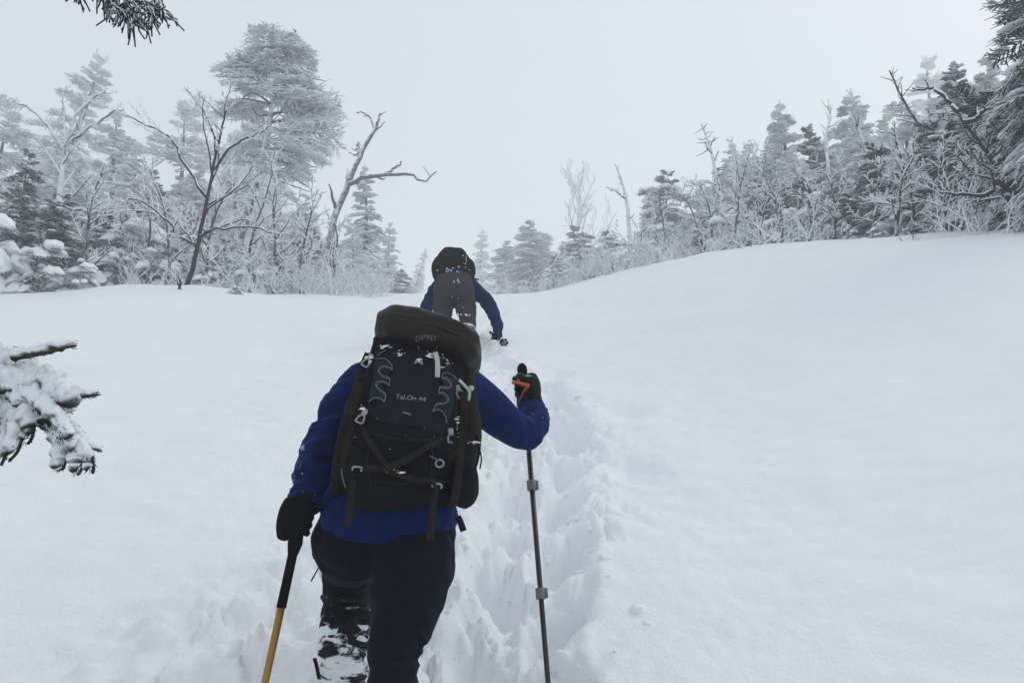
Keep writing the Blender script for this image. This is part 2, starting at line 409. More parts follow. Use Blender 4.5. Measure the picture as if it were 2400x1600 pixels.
def bough_template(seed, n=11, sub=4, droop=0.28, hang=0.3):
    """twigs of a bough of length 1 along +x: starts, ends, relative radius; and points of its axis"""
    r = np.random.default_rng(seed); A, B, W = [], [], []
    ax = lambda s: np.array([s, 0.05 * math.sin(3 * s + seed), 0.06 * s - droop * s * s])
    prev = ax(0)
    for s in np.linspace(0.2, 1, 6):
        q = ax(s); A.append(prev); B.append(q); W.append(1.5 - .7 * s); prev = q
    for side in (-1, 1):
        for s in np.linspace(0.14, 0.97, n):
            s = s + r.normal(0, .02); p = ax(s); l = (0.50 * (1 - s) ** .8 + 0.13) * r.uniform(.7, 1.2)
            an = math.radians(r.uniform(38, 62)); d = np.array([math.cos(an), side * math.sin(an), -r.uniform(0, hang) + .05])
            d = d / np.linalg.norm(d); e = p + d * l; A.append(p); B.append(e); W.append(1.0)
            for u in np.linspace(.25, .95, sub):
                q = p + d * l * u; ss = r.choice([-1, 1]); dd = d + ss * np.array([-d[1], d[0], 0]) * r.uniform(.6, 1.2) + np.array([0, 0, -r.uniform(-.15, .7) * (hang + .3)])
                dd = dd / np.linalg.norm(dd); A.append(q); B.append(q + dd * l * r.uniform(.28, .5)); W.append(0.8)
    return np.array(A), np.array(B), np.array(W)
TEMPL = [bough_template(s, 12, 4, 0.26 + .06 * (s % 3), 0.25 + .15 * (s % 2)) for s in range(6)]
TEMPL_HI = [bough_template(40 + s, 17, 6, 0.22 + .06 * (s % 3), 0.3 + .15 * (s % 2)) for s in range(4)]
PADS = []
for s in range(5):
    v, t = ico(3); q = v * np.array([1.5, 1.5, 1.5])
    k = 1 + 0.30 * noise3(q + 13 * s, s) + 0.14 * noise3(q * 2.6 + 5 * s, s + 9)
    w = v * k[:, None]; w[:, 2] -= .30 * (w[:, 0] ** 2 + w[:, 1] ** 2); w[:, 2] = np.where(w[:, 2] < 0, w[:, 2] * 0.5, w[:, 2]); PADS.append((w, t))
PADS2 = []
for s in range(5):
    v, t = ico(2); k = 1 + 0.34 * noise3(v * 1.7 + 13 * s, s)
    w = v * k[:, None]; w[:, 2] = np.where(w[:, 2] < 0, w[:, 2] * 0.35, w[:, 2]); PADS2.append((w, t))

def bough(cr, sn, p, az, pitch, L, rad, r, tm, pads=0, padr=(0.30, 0.2, .10), roll=0.0, pset=None):
    A, B, W = tm
    ca, sa, cpi, spi = math.cos(az), math.sin(az), math.cos(pitch), math.sin(pitch)
    X = np.array([ca * cpi, sa * cpi, spi]); Y = np.array([-sa, ca, 0]); Z = np.cross(X, Y)
    if roll: Y, Z = Y * math.cos(roll) + Z * math.sin(roll), Z * math.cos(roll) - Y * math.sin(roll)
    M = np.stack([X, Y, Z]) * L
    a, b = A @ M + p, B @ M + p
    jit = r.normal(0, 0.02 * L, b.shape); b = b + jit
    mid = (a + b) / 2 + r.normal(0, 0.012 * L, a.shape)
    cr.add(*tubes(np.stack([a, b], 1), np.stack([W * rad * 1.1, W * rad * .45], 1), 3))
    for k in range(pads):
        s = r.uniform(.55, .98); w = (1 - s) * .5 + .06
        q = np.array([s, r.uniform(-w, w), 0.06 * s - 0.25 * s * s]) @ M + p + np.array([0, 0, rad * 1.0 + padr[2] * .25])
        f = r.uniform(.55, 1.15); pv, pt = (pset or PADS2)[r.integers(5)]; th = r.uniform(0, 6.28)
        rot = np.array([[math.cos(th), math.sin(th), 0], [-math.sin(th), math.cos(th), 0], [0, 0, 1]])
        sl = np.array([[1, 0, X[2] * .6], [0, 1, 0], [0, 0, 1]])
        w = (pv * np.array(padr) * np.array([1, 1, 1]) * f * min(1.0, .35 + L * .55)) @ rot
        w[:, 2] += (w[:, 0] * ca + w[:, 1] * sa) * (spi - .25) * (1.1 if padr[2] > .3 else .8)
        sn.add(w + q, pt)
        if padr[2] > .3:        # needle fringe hanging from under the pillow
            k_ = 26; an = r.uniform(0, 6.283, k_); rd = np.stack([np.cos(an), np.sin(an), np.zeros(k_)], 1); sz_ = np.abs(w).max(0)[None] * np.array([[1, 1, 0]])
            zz = (rd[:, :1] * ca + rd[:, 1:2] * sa) * (spi - .25) * sz_[0, 0] * np.array([[0, 0, 1.0]])
            a_ = q + rd * sz_ * r.uniform(.25, .6, (k_, 1)) + zz * .5 - np.array([0, 0, .02]); e_ = q + rd * sz_ * r.uniform(.8, 1.12, (k_, 1)) + zz - np.array([0, 0, 1.0]) * r.uniform(.12, .42, (k_, 1)) * f
            cr.add(*tubes(np.stack([a_, (a_ + e_) / 2 + np.array([0, 0, .05]), e_], 1), np.broadcast_to(np.array([[rad * 1.1, rad, rad * .4]]), (k_, 3)), 3))

def fir_meshes(h, rad, seed, whorls=13, per=6, twig=0.02, pads=1, padr=(0.3, 0.22, .10), bare=0.08, power=.8, lean=(0, 0), irregular=0.25, hi=False, gap=None, up=0.0, trunk_r=None):
    """trunk, crown and snow of a fir standing at the origin"""
    r = np.random.default_rng(seed); cr, sn, tk = MB(), MB(), MB()
    ax = lambda t: np.array([lean[0] * h * t ** 1.3 + .02 * h * math.sin(4 * t + seed), lean[1] * h * t ** 1.3, h * t])
    ts = np.linspace(-0.06, 1.0, 14); R0 = trunk_r or 0.018 * h + .02
    P = np.array([ax(max(t, 0)) + np.array([0, 0, min(t, 0) * h]) for t in ts]); tk.add(*tube(P, R0 * (1.04 - ts * .97), 9))
    tms = TEMPL_HI if hi else TEMPL
    for i in range(whorls):
        t = bare + (1 - bare) * (i + .5) / whorls; w = (1 - (t - bare) / (1 - bare)) ** power
        Rw = rad * (w * .95 + .07)
        for k in range(per):
            if r.random() < irregular * .45: continue
            tt = min(max(t + r.uniform(-1.1, 1.1) / whorls, .02), .985); az = 2 * math.pi * (k + r.uniform(-.35, .35)) / per + i * 1.7
            L = Rw * r.uniform(1 - irregular * 1.6, 1 + irregular)
            if gap: L *= gap(az, tt)
            if L < .06: continue
            pitch = math.radians(-28 + 58 * tt ** 2 + 25 * max(0, tt - .85) / .15 + r.normal(0, 9)) + up
            bough(cr, sn, ax(tt), az, pitch, L, twig * (.75 + .25 * w), r, tms[r.integers(len(tms))], pads if r.random() < .85 and tt < .84 else 0, padr, r.normal(0, .25), pset=PADS if padr[0] > .45 else None)
    for k in range(5):      # leader
        a = ax(.97); d = unit(r.normal(0, .45, 3) + np.array([0, 0, 1.3])); e = a + d * h * r.uniform(.03, .07)
        cr.add(*tubes(np.stack([[a, (a + e) / 2, e]]), np.array([[twig, twig * 1.1, twig * .4]]), 3))
    return tk, cr, (sn if sn.n else None)

def limb_tree(seed, trunk, depth=3, kids=(5, 4, 3), spread=48, ratio=.62, r0=0.09, r_end=0.012, up=0.35, wig=0.16, t0=0.3, kid_t=1.0, rr=.62, droop=0.0, tipr=.5):
    """bare tree from a trunk polyline: list of (polyline, radii) by order"""
    r = np.random.default_rng(seed); out = []
    tr = spline(trunk, 22); tr[1:] += r.normal(0, r0 * .10, (21, 3)); out.append((tr, np.linspace(r0, r0 * .28, 22), 0))
    Ltr = np.linalg.norm(np.diff(tr, axis=0), axis=1).sum()
    def grow(P, R, lev, L):
        if lev > depth: return
        n = kids[min(lev - 1, len(kids) - 1)]; sgn = r.choice([-1, 1])
        for k in range(n):
            t = (t0 if lev == 1 else .22) + (kid_t - (t0 if lev == 1 else .22)) * (k + r.uniform(.1, .9)) / n
            i = min(int(t * (len(P) - 1)), len(P) - 2); p = P[i]; d = unit(P[i + 1] - P[i])
            sgn = -sgn
            s = unit(np.cross(d, r.normal(0, 1, 3))) 
            an = math.radians(spread * r.uniform(.7, 1.25)); d2 = unit(d * math.cos(an) + s * math.sin(an) + np.array([0, 0, up * r.uniform(.2, 1)]))
            l = L * ratio * r.uniform(.6, 1.15) * (1.12 - .55 * t)
            k_ = 9 if lev == 1 else (7 if lev == 2 else 5); q = [p]; dd = d2
            for _ in range(k_ - 1):
                dd = unit(dd + r.normal(0, wig, 3) + np.array([0, 0, .10 * up - droop])); q.append(q[-1] + dd * l / (k_ - 1))
            q = np.array(q); ra = max(min(R[i] * rr, r0 * .6), r_end); re = max(ra * .35, r_end * tipr)
            rad = np.linspace(ra, re, k_); out.append((q, rad, lev)); grow(q, rad, lev + 1, l)
    grow(tr, out[0][1], 1, Ltr)
    return out
def limbs_to(mb, limbs, sides=(8, 6, 4, 3, 3), only=None, off=0.0, f=1.0):
    by = {}
    for P, R, lv in limbs:
        if only is None or lv in only: by.setdefault((lv, len(P)), []).append((P, R))
    for (lv, k), L in by.items():
        P = np.array([q[0] for q in L]); R = np.array([q[1] for q in L])
        P = P + np.array([0, 0, 1.0]) * (R * off)[..., None]
        mb.add(*tubes(P, R * f, sides[min(lv, 4)]))
    return mb

def base_at(px, Y, sink=0.06):
    x = (px - 1200) / (F * cp - 110 * sp) * Y
    return np.array([x, Y, gz(x, Y) - sink])
def height_to(px, py, Y, b): return at(px, py, Y)[2] - b[2]
def plant(name, meshes, mats_, loc, label, cat, group=None, scale=1.0, rz=0.0, sc=None):
    """meshes: list of (part name, MB or mesh, material, kind)"""
    o = thing(name, loc, label, cat, group); o.rotation_euler[2] = rz; o.scale = sc or (scale,) * 3
    for nm, mb, mt in mats_:
        if mb is None: continue
        p = obj(nm, mb, mt, o, loc=(0, 0, 0))
        if nm in ('crown', 'snow', 'twigs', 'stems'): p['kind'] = 'stuff'
    return o

# ---- kinds of trees that repeat in the thickets (each 5 m tall before scaling)
PROTO = {}
def proto(kind):
    if kind in PROTO: return PROTO[kind]
    k = {'cone': dict(h=5, rad=1.35, seed=11, whorls=20, per=7, twig=.026, pads=3, padr=(.17, .13, .085), bare=.02),
         'cone2': dict(h=5, rad=1.25, seed=23, whorls=19, per=7, twig=.026, pads=3, padr=(.16, .12, .075), irregular=.4, bare=.02),
         'spire': dict(h=5, rad=.82, seed=31, whorls=22, per=6, twig=.024, pads=3, padr=(.12, .10, .07), bare=.02, power=.65, irregular=.4),
         'laden': dict(h=5, rad=1.7, seed=41, whorls=13, per=7, twig=.028, pads=4, padr=(.26, .21, .15), bare=.02, power=.6, irregular=.35),
         'laden2': dict(h=5, rad=1.9, seed=43, whorls=9, per=7, twig=.026, pads=4, padr=(.42, .34, .27), bare=.02, power=.5, irregular=.45),
         'pillow': dict(h=5, rad=2.3, seed=61, whorls=7, per=7, twig=.030, pads=2, padr=(.58, .50, .46), bare=.04, power=.55, irregular=.5),
         'pillow2': dict(h=5, rad=2.5, seed=67, whorls=6, per=7, twig=.030, pads=2, padr=(.68, .56, .50), bare=.04, power=.45, irregular=.55),
         'dark': dict(h=5, rad=1.6, seed=71, whorls=15, per=7, twig=.026, pads=3, padr=(.22, .17, .10), bare=.02, irregular=.45, power=.6),
         'ragged': dict(h=5, rad=1.25, seed=53, whorls=18, per=6, twig=.026, pads=3, padr=(.15, .11, .07), bare=.02, irregular=.6, power=.55, up=.12)}[kind]
    mt = {'cone': NEEDLE, 'cone2': NEEDLE_RIME, 'spire': NEEDLE_RIME, 'laden': NEEDLE, 'laden2': NEEDLE_DARK, 'dark': NEEDLE_BLACK, 'pillow': NEEDLE_DARK, 'pillow2': NEEDLE_DARK, 'ragged': NEEDLE_RIME}[kind]
    tk, cr, sn = fir_meshes(**k)
    PROTO[kind] = [('trunk', make_mesh('trunk', *tk.arrays()), BARK), ('crown', make_mesh('crown', *cr.arrays()), mt), ('snow', make_mesh('snow', *sn.arrays()), SNOW)]
    return PROTO[kind]
def far(Y): return Y if Y < 20 else 20 + (Y - 20) * 2.0
def fir(kind, px, py_top, Y, label, group=None, name='fir_tree', wide=1.0, rz=None, lean=0.0, sink=.06):
    Y = far(Y); b = base_at(px, Y, sink); h = height_to(px, py_top, Y, b); s = h / 5.2
    o = plant(name, None, proto(kind), b, label, 'tree', group, sc=(s * wide, s * wide, s), rz=rng.uniform(0, 6.28) if rz is None else rz)
    if lean:
        e = o.rotation_euler; o.rotation_euler = (Matrix.Rotation(lean, 3, 'Y') @ Matrix.Rotation(e[2], 3, 'Z')).to_euler()
    return o

LAND_L = [(118, 20.5, 'heavily rimed bare tree'), (430, 15.6, 'dark stemmed bare tree'), (537, 22, 'wind-shaped spruce'), (748, 24, 'dead leaning snag'), (845, 31, 'slim fir by the snag')]
LAND_R = [(1245, 44, 'rounded foggy fir'), (1345, 43, 'pale fan of bare branches'), (1478, 30, 'slender dead pole'), (1572, 34, 'bell shaped fir'), (1712, 25, 'stubby dead trunk'), (1860, 29, 'tall pointed fir'), (1930, 25, 'broad tiered fir'), (2040, 27, 'blunt column fir'), (2245, 17, 'long leaning dead trunk'), (2385, 11.5, 'black limbed bare tree')]
ADJ = {'cone': 'green tiered fir dusted with snow', 'cone2': 'white rimed fir', 'spire': 'slim rimed fir', 'laden': 'snow laden fir', 'laden2': 'snow laden fir', 'dark': 'deep green fir lined with snow', 'ragged': 'ragged rimed fir with uneven boughs', 'pillow': 'squat fir heaped with snow pillows', 'pillow2': 'broad fir heaped with snow pillows'}
def where(what, px, Y):
    L = LAND_L if px < 1050 else LAND_R; q = min(L, key=lambda a: abs(a[0] - px))
    return '%s %s the %s' % (what, 'behind' if Y > q[1] + .8 else ('in front of' if Y < q[1] - .8 else 'beside'), q[2])
# left thicket
GL = 'frosted firs in the thicket behind the bare tree'
LL = 'frosted fir crowded into the thicket left of the hikers'
fir('pillow2', -40, 470, 15.5, 'low wide fir bowed under thick snow pillows at the thicket foot', wide=.95)
fir('pillow', 75, 545, 15.6, 'small fir heaped with rounded snow pillows beside the snow mound', wide=1.1)
fir('pillow2', 190, 600, 15.9, 'knee-high fir clump buried in snow pillows next to the mound', wide=1.2)
fir('cone', 30, 350, 21, 'dark green fir with snow dusted tiers behind the pillowed firs', wide=1.15)
for a in (('cone2', 150, 365, 24), ('cone2', 235, 255, 33), ('cone', 330, 400, 24), ('ragged', 395, 245, 34), ('cone2', 470, 430, 25), ('ragged', 585, 470, 29),
          ('cone2', 650, 470, 30), ('pillow', 600, 605, 18.5), ('pillow', 380, 575, 19), ('pillow2', 300, 480, 20), ('pillow', 480, 620, 18), ('pillow', 250, 560, 18.5), ('pillow', 680, 640, 20), ('pillow', 760, 650, 22), ('laden', 700, 540, 25), ('laden', 440, 500, 24), ('laden', 120, 450, 19), ('laden', 520, 560, 21), ('cone', 730, 530, 27), ('ragged', 540, 350, 36),
          ('ragged', -40, 230, 30), ('cone2', 780, 560, 32), ('laden', 700, 620, 23), ('cone2', 385, 520, 23), ('cone2', 100, 300, 28), ('cone2', 290, 330, 29), ('ragged', 180, 420, 22), ('cone2', 440, 380, 28), ('ragged', 510, 470, 26), ('cone2', 700, 450, 33), ('cone2', 620, 540, 25), ('cone', 0, 420, 19), ('ragged', 820, 520, 28), ('cone2', 560, 250, 40), ('dark', 20, 470, 17.6), ('dark', 110, 480, 18.4), ('dark', 240, 500, 19.4), ('dark', 640, 590, 21), ('dark', 400, 580, 20), ('cone2', -160, 260, 22), ('laden', -260, 420, 18), ('dark', -200, 380, 19), ('cone2', -380, 300, 21), ('cone', -330, 360, 19.5), ('pillow2', -150, 520, 15.8), ('cone2', -520, 280, 20), ('pillow', -420, 500, 16)):
    fir(*a, where(ADJ[a[0]], a[1], a[3]), GL, wide=rng.uniform(1.05, 1.4))
fir('spire', 20, 105, 42, 'tall hazy spire fir leaning over the left thicket', wide=1.4, lean=math.radians(17))
fir('spire', 845, 385, 31, 'slim frosted fir standing just behind the dead leaning snag', wide=1.2)
fir('spire', 908, 515, 46, 'pale foggy spire fir at the end of the left thicket', wide=1.25)
fir('spire', 968, 575, 62, 'faint leaning fir sinking into fog beyond the left thicket', wide=1.0, lean=math.radians(14))
fir('laden', 940, 630, 40, 'low foggy fir beneath the pale spire fir', wide=1.8)
fir('laden', 860, 600, 33, 'low frosted fir crouched beside the foot of the slim fir', wide=1.5)
fir('pillow', 548, 668, 15.2, 'small dark fir bent flat under a slab of snow', wide=1.5, lean=math.radians(14))
fir('laden', 668, 690, 17.5, 'tiny frosted seedling poking from the snow below the thicket', wide=1.3)
fir('laden', 775, 690, 19, 'tiny frosted seedling alone on the snow under the dead snag', wide=1.2)

# far middle
fir('spire', 1130, 530, 72, 'lone faint spire fir fading into fog above the climber', wide=1.35)
fir('cone2', 1245, 515, 44, 'rounded foggy fir at the near end of the far thicket', wide=2.0)
fir('cone2', 1190, 560, 47, 'lower foggy fir tucked at the edge of the far thicket', wide=2.0)
fir('laden', 1350, 528, 40, 'round topped fir below the fan of bare twigs', wide=1.5)
fir('laden', 1425, 540, 38, 'small dark capped fir beside the dead pole', wide=1.4)
fir('laden', 1300, 600, 36, 'low fir mound with a dark hollow beneath it', wide=1.5)
GM = 'low frosted firs along the far edge of the snow'
for a in (('laden', 1200, 640, 40), ('laden', 1265, 630, 38), ('pillow', 1400, 605, 32), ('pillow', 1470, 590, 30), ('pillow', 1545, 560, 27), ('pillow', 1640, 560, 25), ('pillow', 1290, 625, 36), ('cone2', 1500, 560, 34), ('cone2', 1620, 500, 30)):
    fir(*a, where('low ' + ADJ[a[0]], a[1], a[3]), GM, wide=rng.uniform(1.0, 1.5))

# right thicket
fir('laden', 1572, 395, 34, 'bell shaped fir with thick white tiers next to the dead pole', wide=1.15)
fir('spire', 1738, 315, 38, 'knobbly topped foggy fir rising behind the stubby dead trunk', wide=1.0)
fir('spire', 1860, 240, 29, 'tall pointed fir left of the twin topped one', wide=1.5)
fir('cone', 1930, 285, 25, 'broad tiered fir with heavy snow shelves in the right thicket', wide=1.15)
fir('spire', 2040, 205, 27, 'blunt column shaped fir behind the leaning dead trunk', wide=1.5)
fir('spire', 2235, 120, 50, 'ghostly pale spire fir far behind the right thicket', wide=1.2)
fir('cone', 2300, 140, 20, 'dark tiered fir near the edge of the right thicket', wide=1.1)
GR = 'frosted firs in the thicket on the right bank'
LR = 'frosted fir packed into the thicket on the right bank'
for a in (('ragged', 1690, 400, 28), ('cone', 1790, 400, 25), ('cone2', 1780, 330, 33), ('laden', 1850, 440, 21), ('cone2', 2000, 350, 24), ('cone', 2080, 330, 19), ('cone2', 2130, 260, 26),
          ('laden', 2100, 400, 16.5), ('pillow2', 2200, 410, 15.5), ('cone', 2200, 300, 17), ('pillow', 1980, 430, 19), ('pillow', 1740, 490, 22), ('pillow', 1850, 470, 20), ('laden', 1920, 420, 21), ('cone', 2420, 230, 13), ('cone', 2330, 330, 14.5), ('pillow2', 2300, 440, 13.2), ('ragged', 1900, 390, 23), ('cone2', 1650, 420, 30), ('cone2', 1720, 380, 31), ('cone2', 1830, 330, 27), ('ragged', 1960, 320, 26), ('cone2', 2060, 270, 24), ('ragged', 2170, 240, 21), ('cone2', 2250, 220, 19), ('cone2', 2380, 130, 17), ('ragged', 2340, 230, 16), ('cone2', 2270, 340, 16), ('cone2', 2150, 370, 18), ('cone2', 1890, 340, 24), ('dark', 2100, 340, 17.6), ('dark', 2230, 270, 15.6), ('dark', 2330, 215, 13.8), ('dark', 2430, 190, 12.2), ('dark', 2160, 430, 15.2), ('dark', 1905, 410, 20.5), ('dark', 2280, 420, 13), ('dark', 1800, 470, 20.5), ('dark', 2010, 450, 17), ('dark', 1650, 520, 24), ('cone2', 2500, 120, 15), ('dark', 2600, 150, 13), ('cone', 2700, 100, 14), ('laden', 2760, 300, 11.5), ('cone2', 2850, 120, 13), ('dark', 2950, 200, 11.5), ('pillow', 2680, 430, 10.6)):
    fir(*a, where(ADJ[a[0]], a[1], a[3]), GR, wide=rng.uniform(1.1, 1.5))
GP = 'snow-pillowed dwarf firs at the foot of the right thicket'
for a in (('pillow', 2010, 525, 14.6), ('pillow2', 2075, 515, 14.0), ('pillow', 2140, 525, 13.6), ('pillow', 1790, 560, 18.5), ('pillow2', 1880, 540, 17.0), ('pillow', 2225, 510, 13.2), ('pillow2', 2130, 470, 15), ('pillow', 1960, 490, 16.5), ('pillow', 1720, 550, 20), ('pillow', 2320, 480, 12.4)):
    fir(*a, where('dwarf ' + ADJ[a[0]], a[1], a[3]), GP, wide=rng.uniform(.9, 1.2))

# the big wind-shaped spruce
def flag_spruce():
    Y = far(22); b = base_at(537, Y, .15)
    top = at(665, 75, Y + .6)
    tr = spline([b, at(560, 560, Y), at(602, 420, Y), at(630, 300, Y + .2), at(645, 180, Y + .4), top], 30) - b
    tk, cr, sn = MB(), MB(), MB(); r = np.random.default_rng(5)
    R = np.linspace(.20, .02, 30); tk.add(*tube(tr, R, 12))
    px = lambda x, y: (at(x, y, Y) - b)
    # (from trunk fraction, tip pixel, bough width count)
    tips = [(.97, 640, 78), (.98, 690, 70), (.95, 700, 82), (.93, 722, 112), (.90, 590, 95), (.90, 745, 130), (.86, 560, 120), (.86, 770, 165), (.84, 480, 155), (.84, 520, 140), (.82, 500, 165), (.82, 785, 200), (.80, 770, 215),
            (.78, 560, 200), (.78, 530, 190), (.75, 790, 240), (.74, 740, 200), (.72, 490, 245), (.70, 530, 235), (.69, 830, 255), (.68, 800, 250), (.66, 560, 250), (.64, 820, 290), (.62, 790, 275), (.60, 780, 320),
            (.58, 800, 340), (.56, 560, 320), (.54, 760, 370), (.52, 500, 365), (.52, 545, 395), (.50, 720, 400), (.48, 770, 385), (.47, 740, 440), (.45, 700, 420), (.44, 755, 470), (.42, 560, 420), (.70, 700, 230), (.8, 650, 150), (.88, 650, 105), (.74, 620, 210), (.86, 640, 142), (.84, 668, 148), (.9, 655, 128), (.8, 690, 165)]
    for f, x, y in tips:
        i = int(f * 29); p = tr[i]
        for k in range(2 if f > .66 else 1):
            e = px(x + r.normal(0, 16), y + r.normal(0, 12)) + np.array([0, r.uniform(-1.2, 1.2), 0]); d = e - p; L = np.linalg.norm(d) * r.uniform(.6, .9)
            az = math.atan2(d[1], d[0]); pit = math.atan2(d[2] + .06 * L, np.hypot(d[0], d[1]))
            bough(cr, sn, p, az, pit, L, .026, r, TEMPL_HI[r.integers(4)], 4, (.17, .13, .08), r.normal(0, .38))
        q = np.array([p, p + (px(x, y) - p) * .42 + np.array([0, 0, .1]) + r.normal(0, .1, 3), p + (px(x, y) - p) * .8 + r.normal(0, .12, 3)]); tk.add(*tube(spline(q, 7), np.linspace(.05, .016, 7), 5))
    for k in range(26):     # dead branches low on the trunk
        i = r.integers(9, 20); p = tr[i]; d = unit(np.array([r.choice([-1, 1]) * r.uniform(.4, 1), r.uniform(-.8, .8), r.uniform(-.25, .35)])); L = r.uniform(.5, 1.5)
        tk.add(*tube(spline([p, p + d * L * .5, p + d * L + np.array([0, 0, r.uniform(-.2, .2)])], 6), np.linspace(.028, .01, 6), 4))
    plant('spruce_tree', None, [('trunk', tk, SNAG), ('crown', cr, NEEDLE_RIME), ('snow', sn, SNOW)], b, 'tall wind-shaped spruce with a leaning trunk and lopsided frosted crown', 'tree')
flag_spruce()

# dead snag leaning right
def bare(name, label, px, Y, trunk_px, mt, seed, parent_mats=None, snow=0.0, extra=None, group=None, dy=None, sink=.2, **kw):
    k_ = far(Y) / Y; Y = far(Y); b = base_at(px, Y, sink)
    for q in ('r0', 'r_end'): kw[q] = kw[q] * k_
    extra = [(pts, ra * k_, rb * k_, kids) for pts, ra, rb, kids in extra] if extra else None
    tr = [b - b] + [at(x, y, Y + (dy[i] if dy else 0)) - b for i, (x, y) in enumerate(trunk_px)]
    L = limb_tree(seed, tr, **kw)
    if extra:
        for pts, ra, rb, kids in extra:
            P = spline([at(x, y, Y + z) - b for x, y, z in pts], 14); nz_ = np.random.default_rng(seed + int(pts[-1][0])); P[1:] += np.cumsum(nz_.normal(0, .012 * k_, (13, 3)), 0) + nz_.normal(0, .02 * k_, (13, 3)); L.append((P, np.linspace(ra, rb, 14), 1))
            L2 = limb_tree(seed + len(L), P, depth=kids[0], kids=kids[1], r0=ra, spread=kw.get('spread', 48), ratio=.3, up=kw.get('up', .3), r_end=kw.get('r_end', .012), t0=.2)
            L += [(p, q, min(lv + 1, 4)) for p, q, lv in L2[1:]]
    parts = [('trunk', limbs_to(MB(), L, only=(0,)), mt)] + [('limb', limbs_to(MB(), [q]), mt) for q in L if q[2] == 1] + [('twigs', limbs_to(MB(), L, only=(2, 3, 4)) if any(q[2] > 1 for q in L) else None, parent_mats or mt)]
    if snow: parts.append(('snow', limbs_to(MB(), L, only=(1, 2) if kw['depth'] == 3 else (1, 2, 3, 4), off=.75, f=snow), SNOW))
    return plant(name, None, parts, b, label, 'tree', group)
bare('dead_tree', 'dead leaning snag with crooked arms beside the wind-shaped spruce', 748, 24, [(775, 540), (812, 440), (848, 360), (880, 300), (893, 265)], SNAG, 3, r0=.14, depth=2, kids=(5, 3), ratio=.12, spread=60, up=.25, r_end=.018, t0=.25, wig=.2,
     extra=[([(815, 432, 0), (860, 412, -.1), (910, 408, -.2), (965, 410, -.2), (990, 425, -.2), (1020, 398, -.2)], .10, .022, (1, (2,))), ([(845, 365, 0), (835, 345, 0), (840, 330, .1)], .07, .03, (1, (2,))), ([(880, 305, 0), (860, 262, .1), (835, 255, .1)], .05, .02, (1, (3,))), ([(905, 408, -.2), (925, 390, -.2), (940, 378, -.3)], .06, .02, (1, (2,)))])
# bare trees on the left
bare('bare_tree', 'dark stemmed bare tree forking into frosted twigs above the snow', 430, 15.6, [(448, 640), (466, 560), (485, 470), (500, 390), (520, 300), (530, 260)], BARK_DARK, 15, TWIG_RIME, snow=.62, r0=.058, depth=4, kids=(11, 6, 5, 2), ratio=.45, spread=46, up=.35, r_end=.011, t0=.28, wig=.13,
     extra=[([(462, 575, 0), (420, 550, -.2), (390, 510, -.4), (345, 470, -.5), (300, 460, -.6)], .028, .011, (3, (6, 3, 2))), ([(466, 555, 0), (520, 532, -.3), (600, 528, -.5), (660, 545, -.6)], .028, .011, (2, (7, 3))),
            ([(486, 465, 0), (440, 390, .2), (390, 310, .4), (330, 280, .6), (300, 265, .6)], .034, .011, (3, (8, 4, 2))), ([(498, 400, 0), (540, 350, -.2), (590, 320, -.3), (640, 290, -.3)], .03, .011, (3, (8, 4, 2)))])
bare('bare_tree', 'heavily rimed bare tree spreading its boughs above the pillowed firs', 118, 20.5, [(135, 520), (145, 400), (155, 340)], BARK_RIME, 27, TWIG_RIME, snow=.5, r0=.11, depth=4, kids=(6, 5, 4, 2), ratio=.42, spread=50, up=.3, r_end=.013, t0=.4, wig=.12,
     extra=[([(150, 345, 0), (200, 300, 0), (250, 265, .1), (280, 255, .1)], .06, .016, (3, (6, 3, 2))), ([(148, 350, 0), (110, 290, 0), (60, 245, .1), (40, 240, .1)], .06, .016, (3, (6, 3, 2))), ([(155, 342, 0), (180, 270, 0), (230, 225, .2), (250, 218, .2)], .06, .016, (3, (6, 3, 2))),
            ([(150, 345, 0), (150, 270, 0), (145, 215, -.2)], .05, .016, (3, (5, 3, 2))), ([(138, 480, 0), (190, 490, -.5), (260, 495, -.8), (300, 510, -.8)], .06, .016, (2, (6, 3)))])
for i, (px, Y, tp) in enumerate(((200, 17.5, [(205, 560), (215, 470), (240, 400)]), (480, 18, [(490, 560), (520, 470), (560, 420)]), (400, 18.5, [(395, 560), (380, 470), (350, 400)]), (700, 19.5, [(705, 600), (720, 540), (735, 470)]), (640, 21, [(645, 560), (640, 480), (655, 400)]), (780, 22, [(785, 620), (790, 560), (783, 500)]), (330, 19, [(345, 600), (352, 520), (340, 450)]), (250, 19.5, [(262, 600), (280, 540), (300, 500)]), (570, 20, [(590, 560), (620, 470), (640, 400)]), (690, 23, [(700, 600), (690, 540), (705, 480)]))):
    bare('sapling', where('thin frosted sapling', px, Y), px, Y, tp, BARK, 60 + i, TWIG_RIME, snow=.85, r0=.045, depth=3, kids=(14, 7, 3), ratio=.42, spread=50, up=.3, r_end=.012, t0=.15, wig=.15, group='frosted saplings in the left thicket')
# middle
bare('bare_tree', 'pale fan of bare frosted branches rising behind the far firs', 1345, 43, [(1352, 560), (1355, 500), (1360, 440)], BARK_RIME, 71, TWIG_RIME, r0=.12, depth=4, kids=(10, 5, 4, 2), ratio=.6, spread=36, up=.5, r_end=.022, t0=.1, wig=.1)
bare('dead_tree', 'slender dead pole with one crooked side branch on the skyline', 1478, 30, [(1475, 540), (1468, 470), (1455, 420), (1442, 385)], BARK_RIME, 73, r0=.11, depth=1, kids=(5,), ratio=.08, spread=55, up=.3, r_end=.02, t0=.3,
     extra=[([(1466, 465, 0), (1445, 450, 0), (1420, 440, 0)], .06, .02, (1, (2,)))])
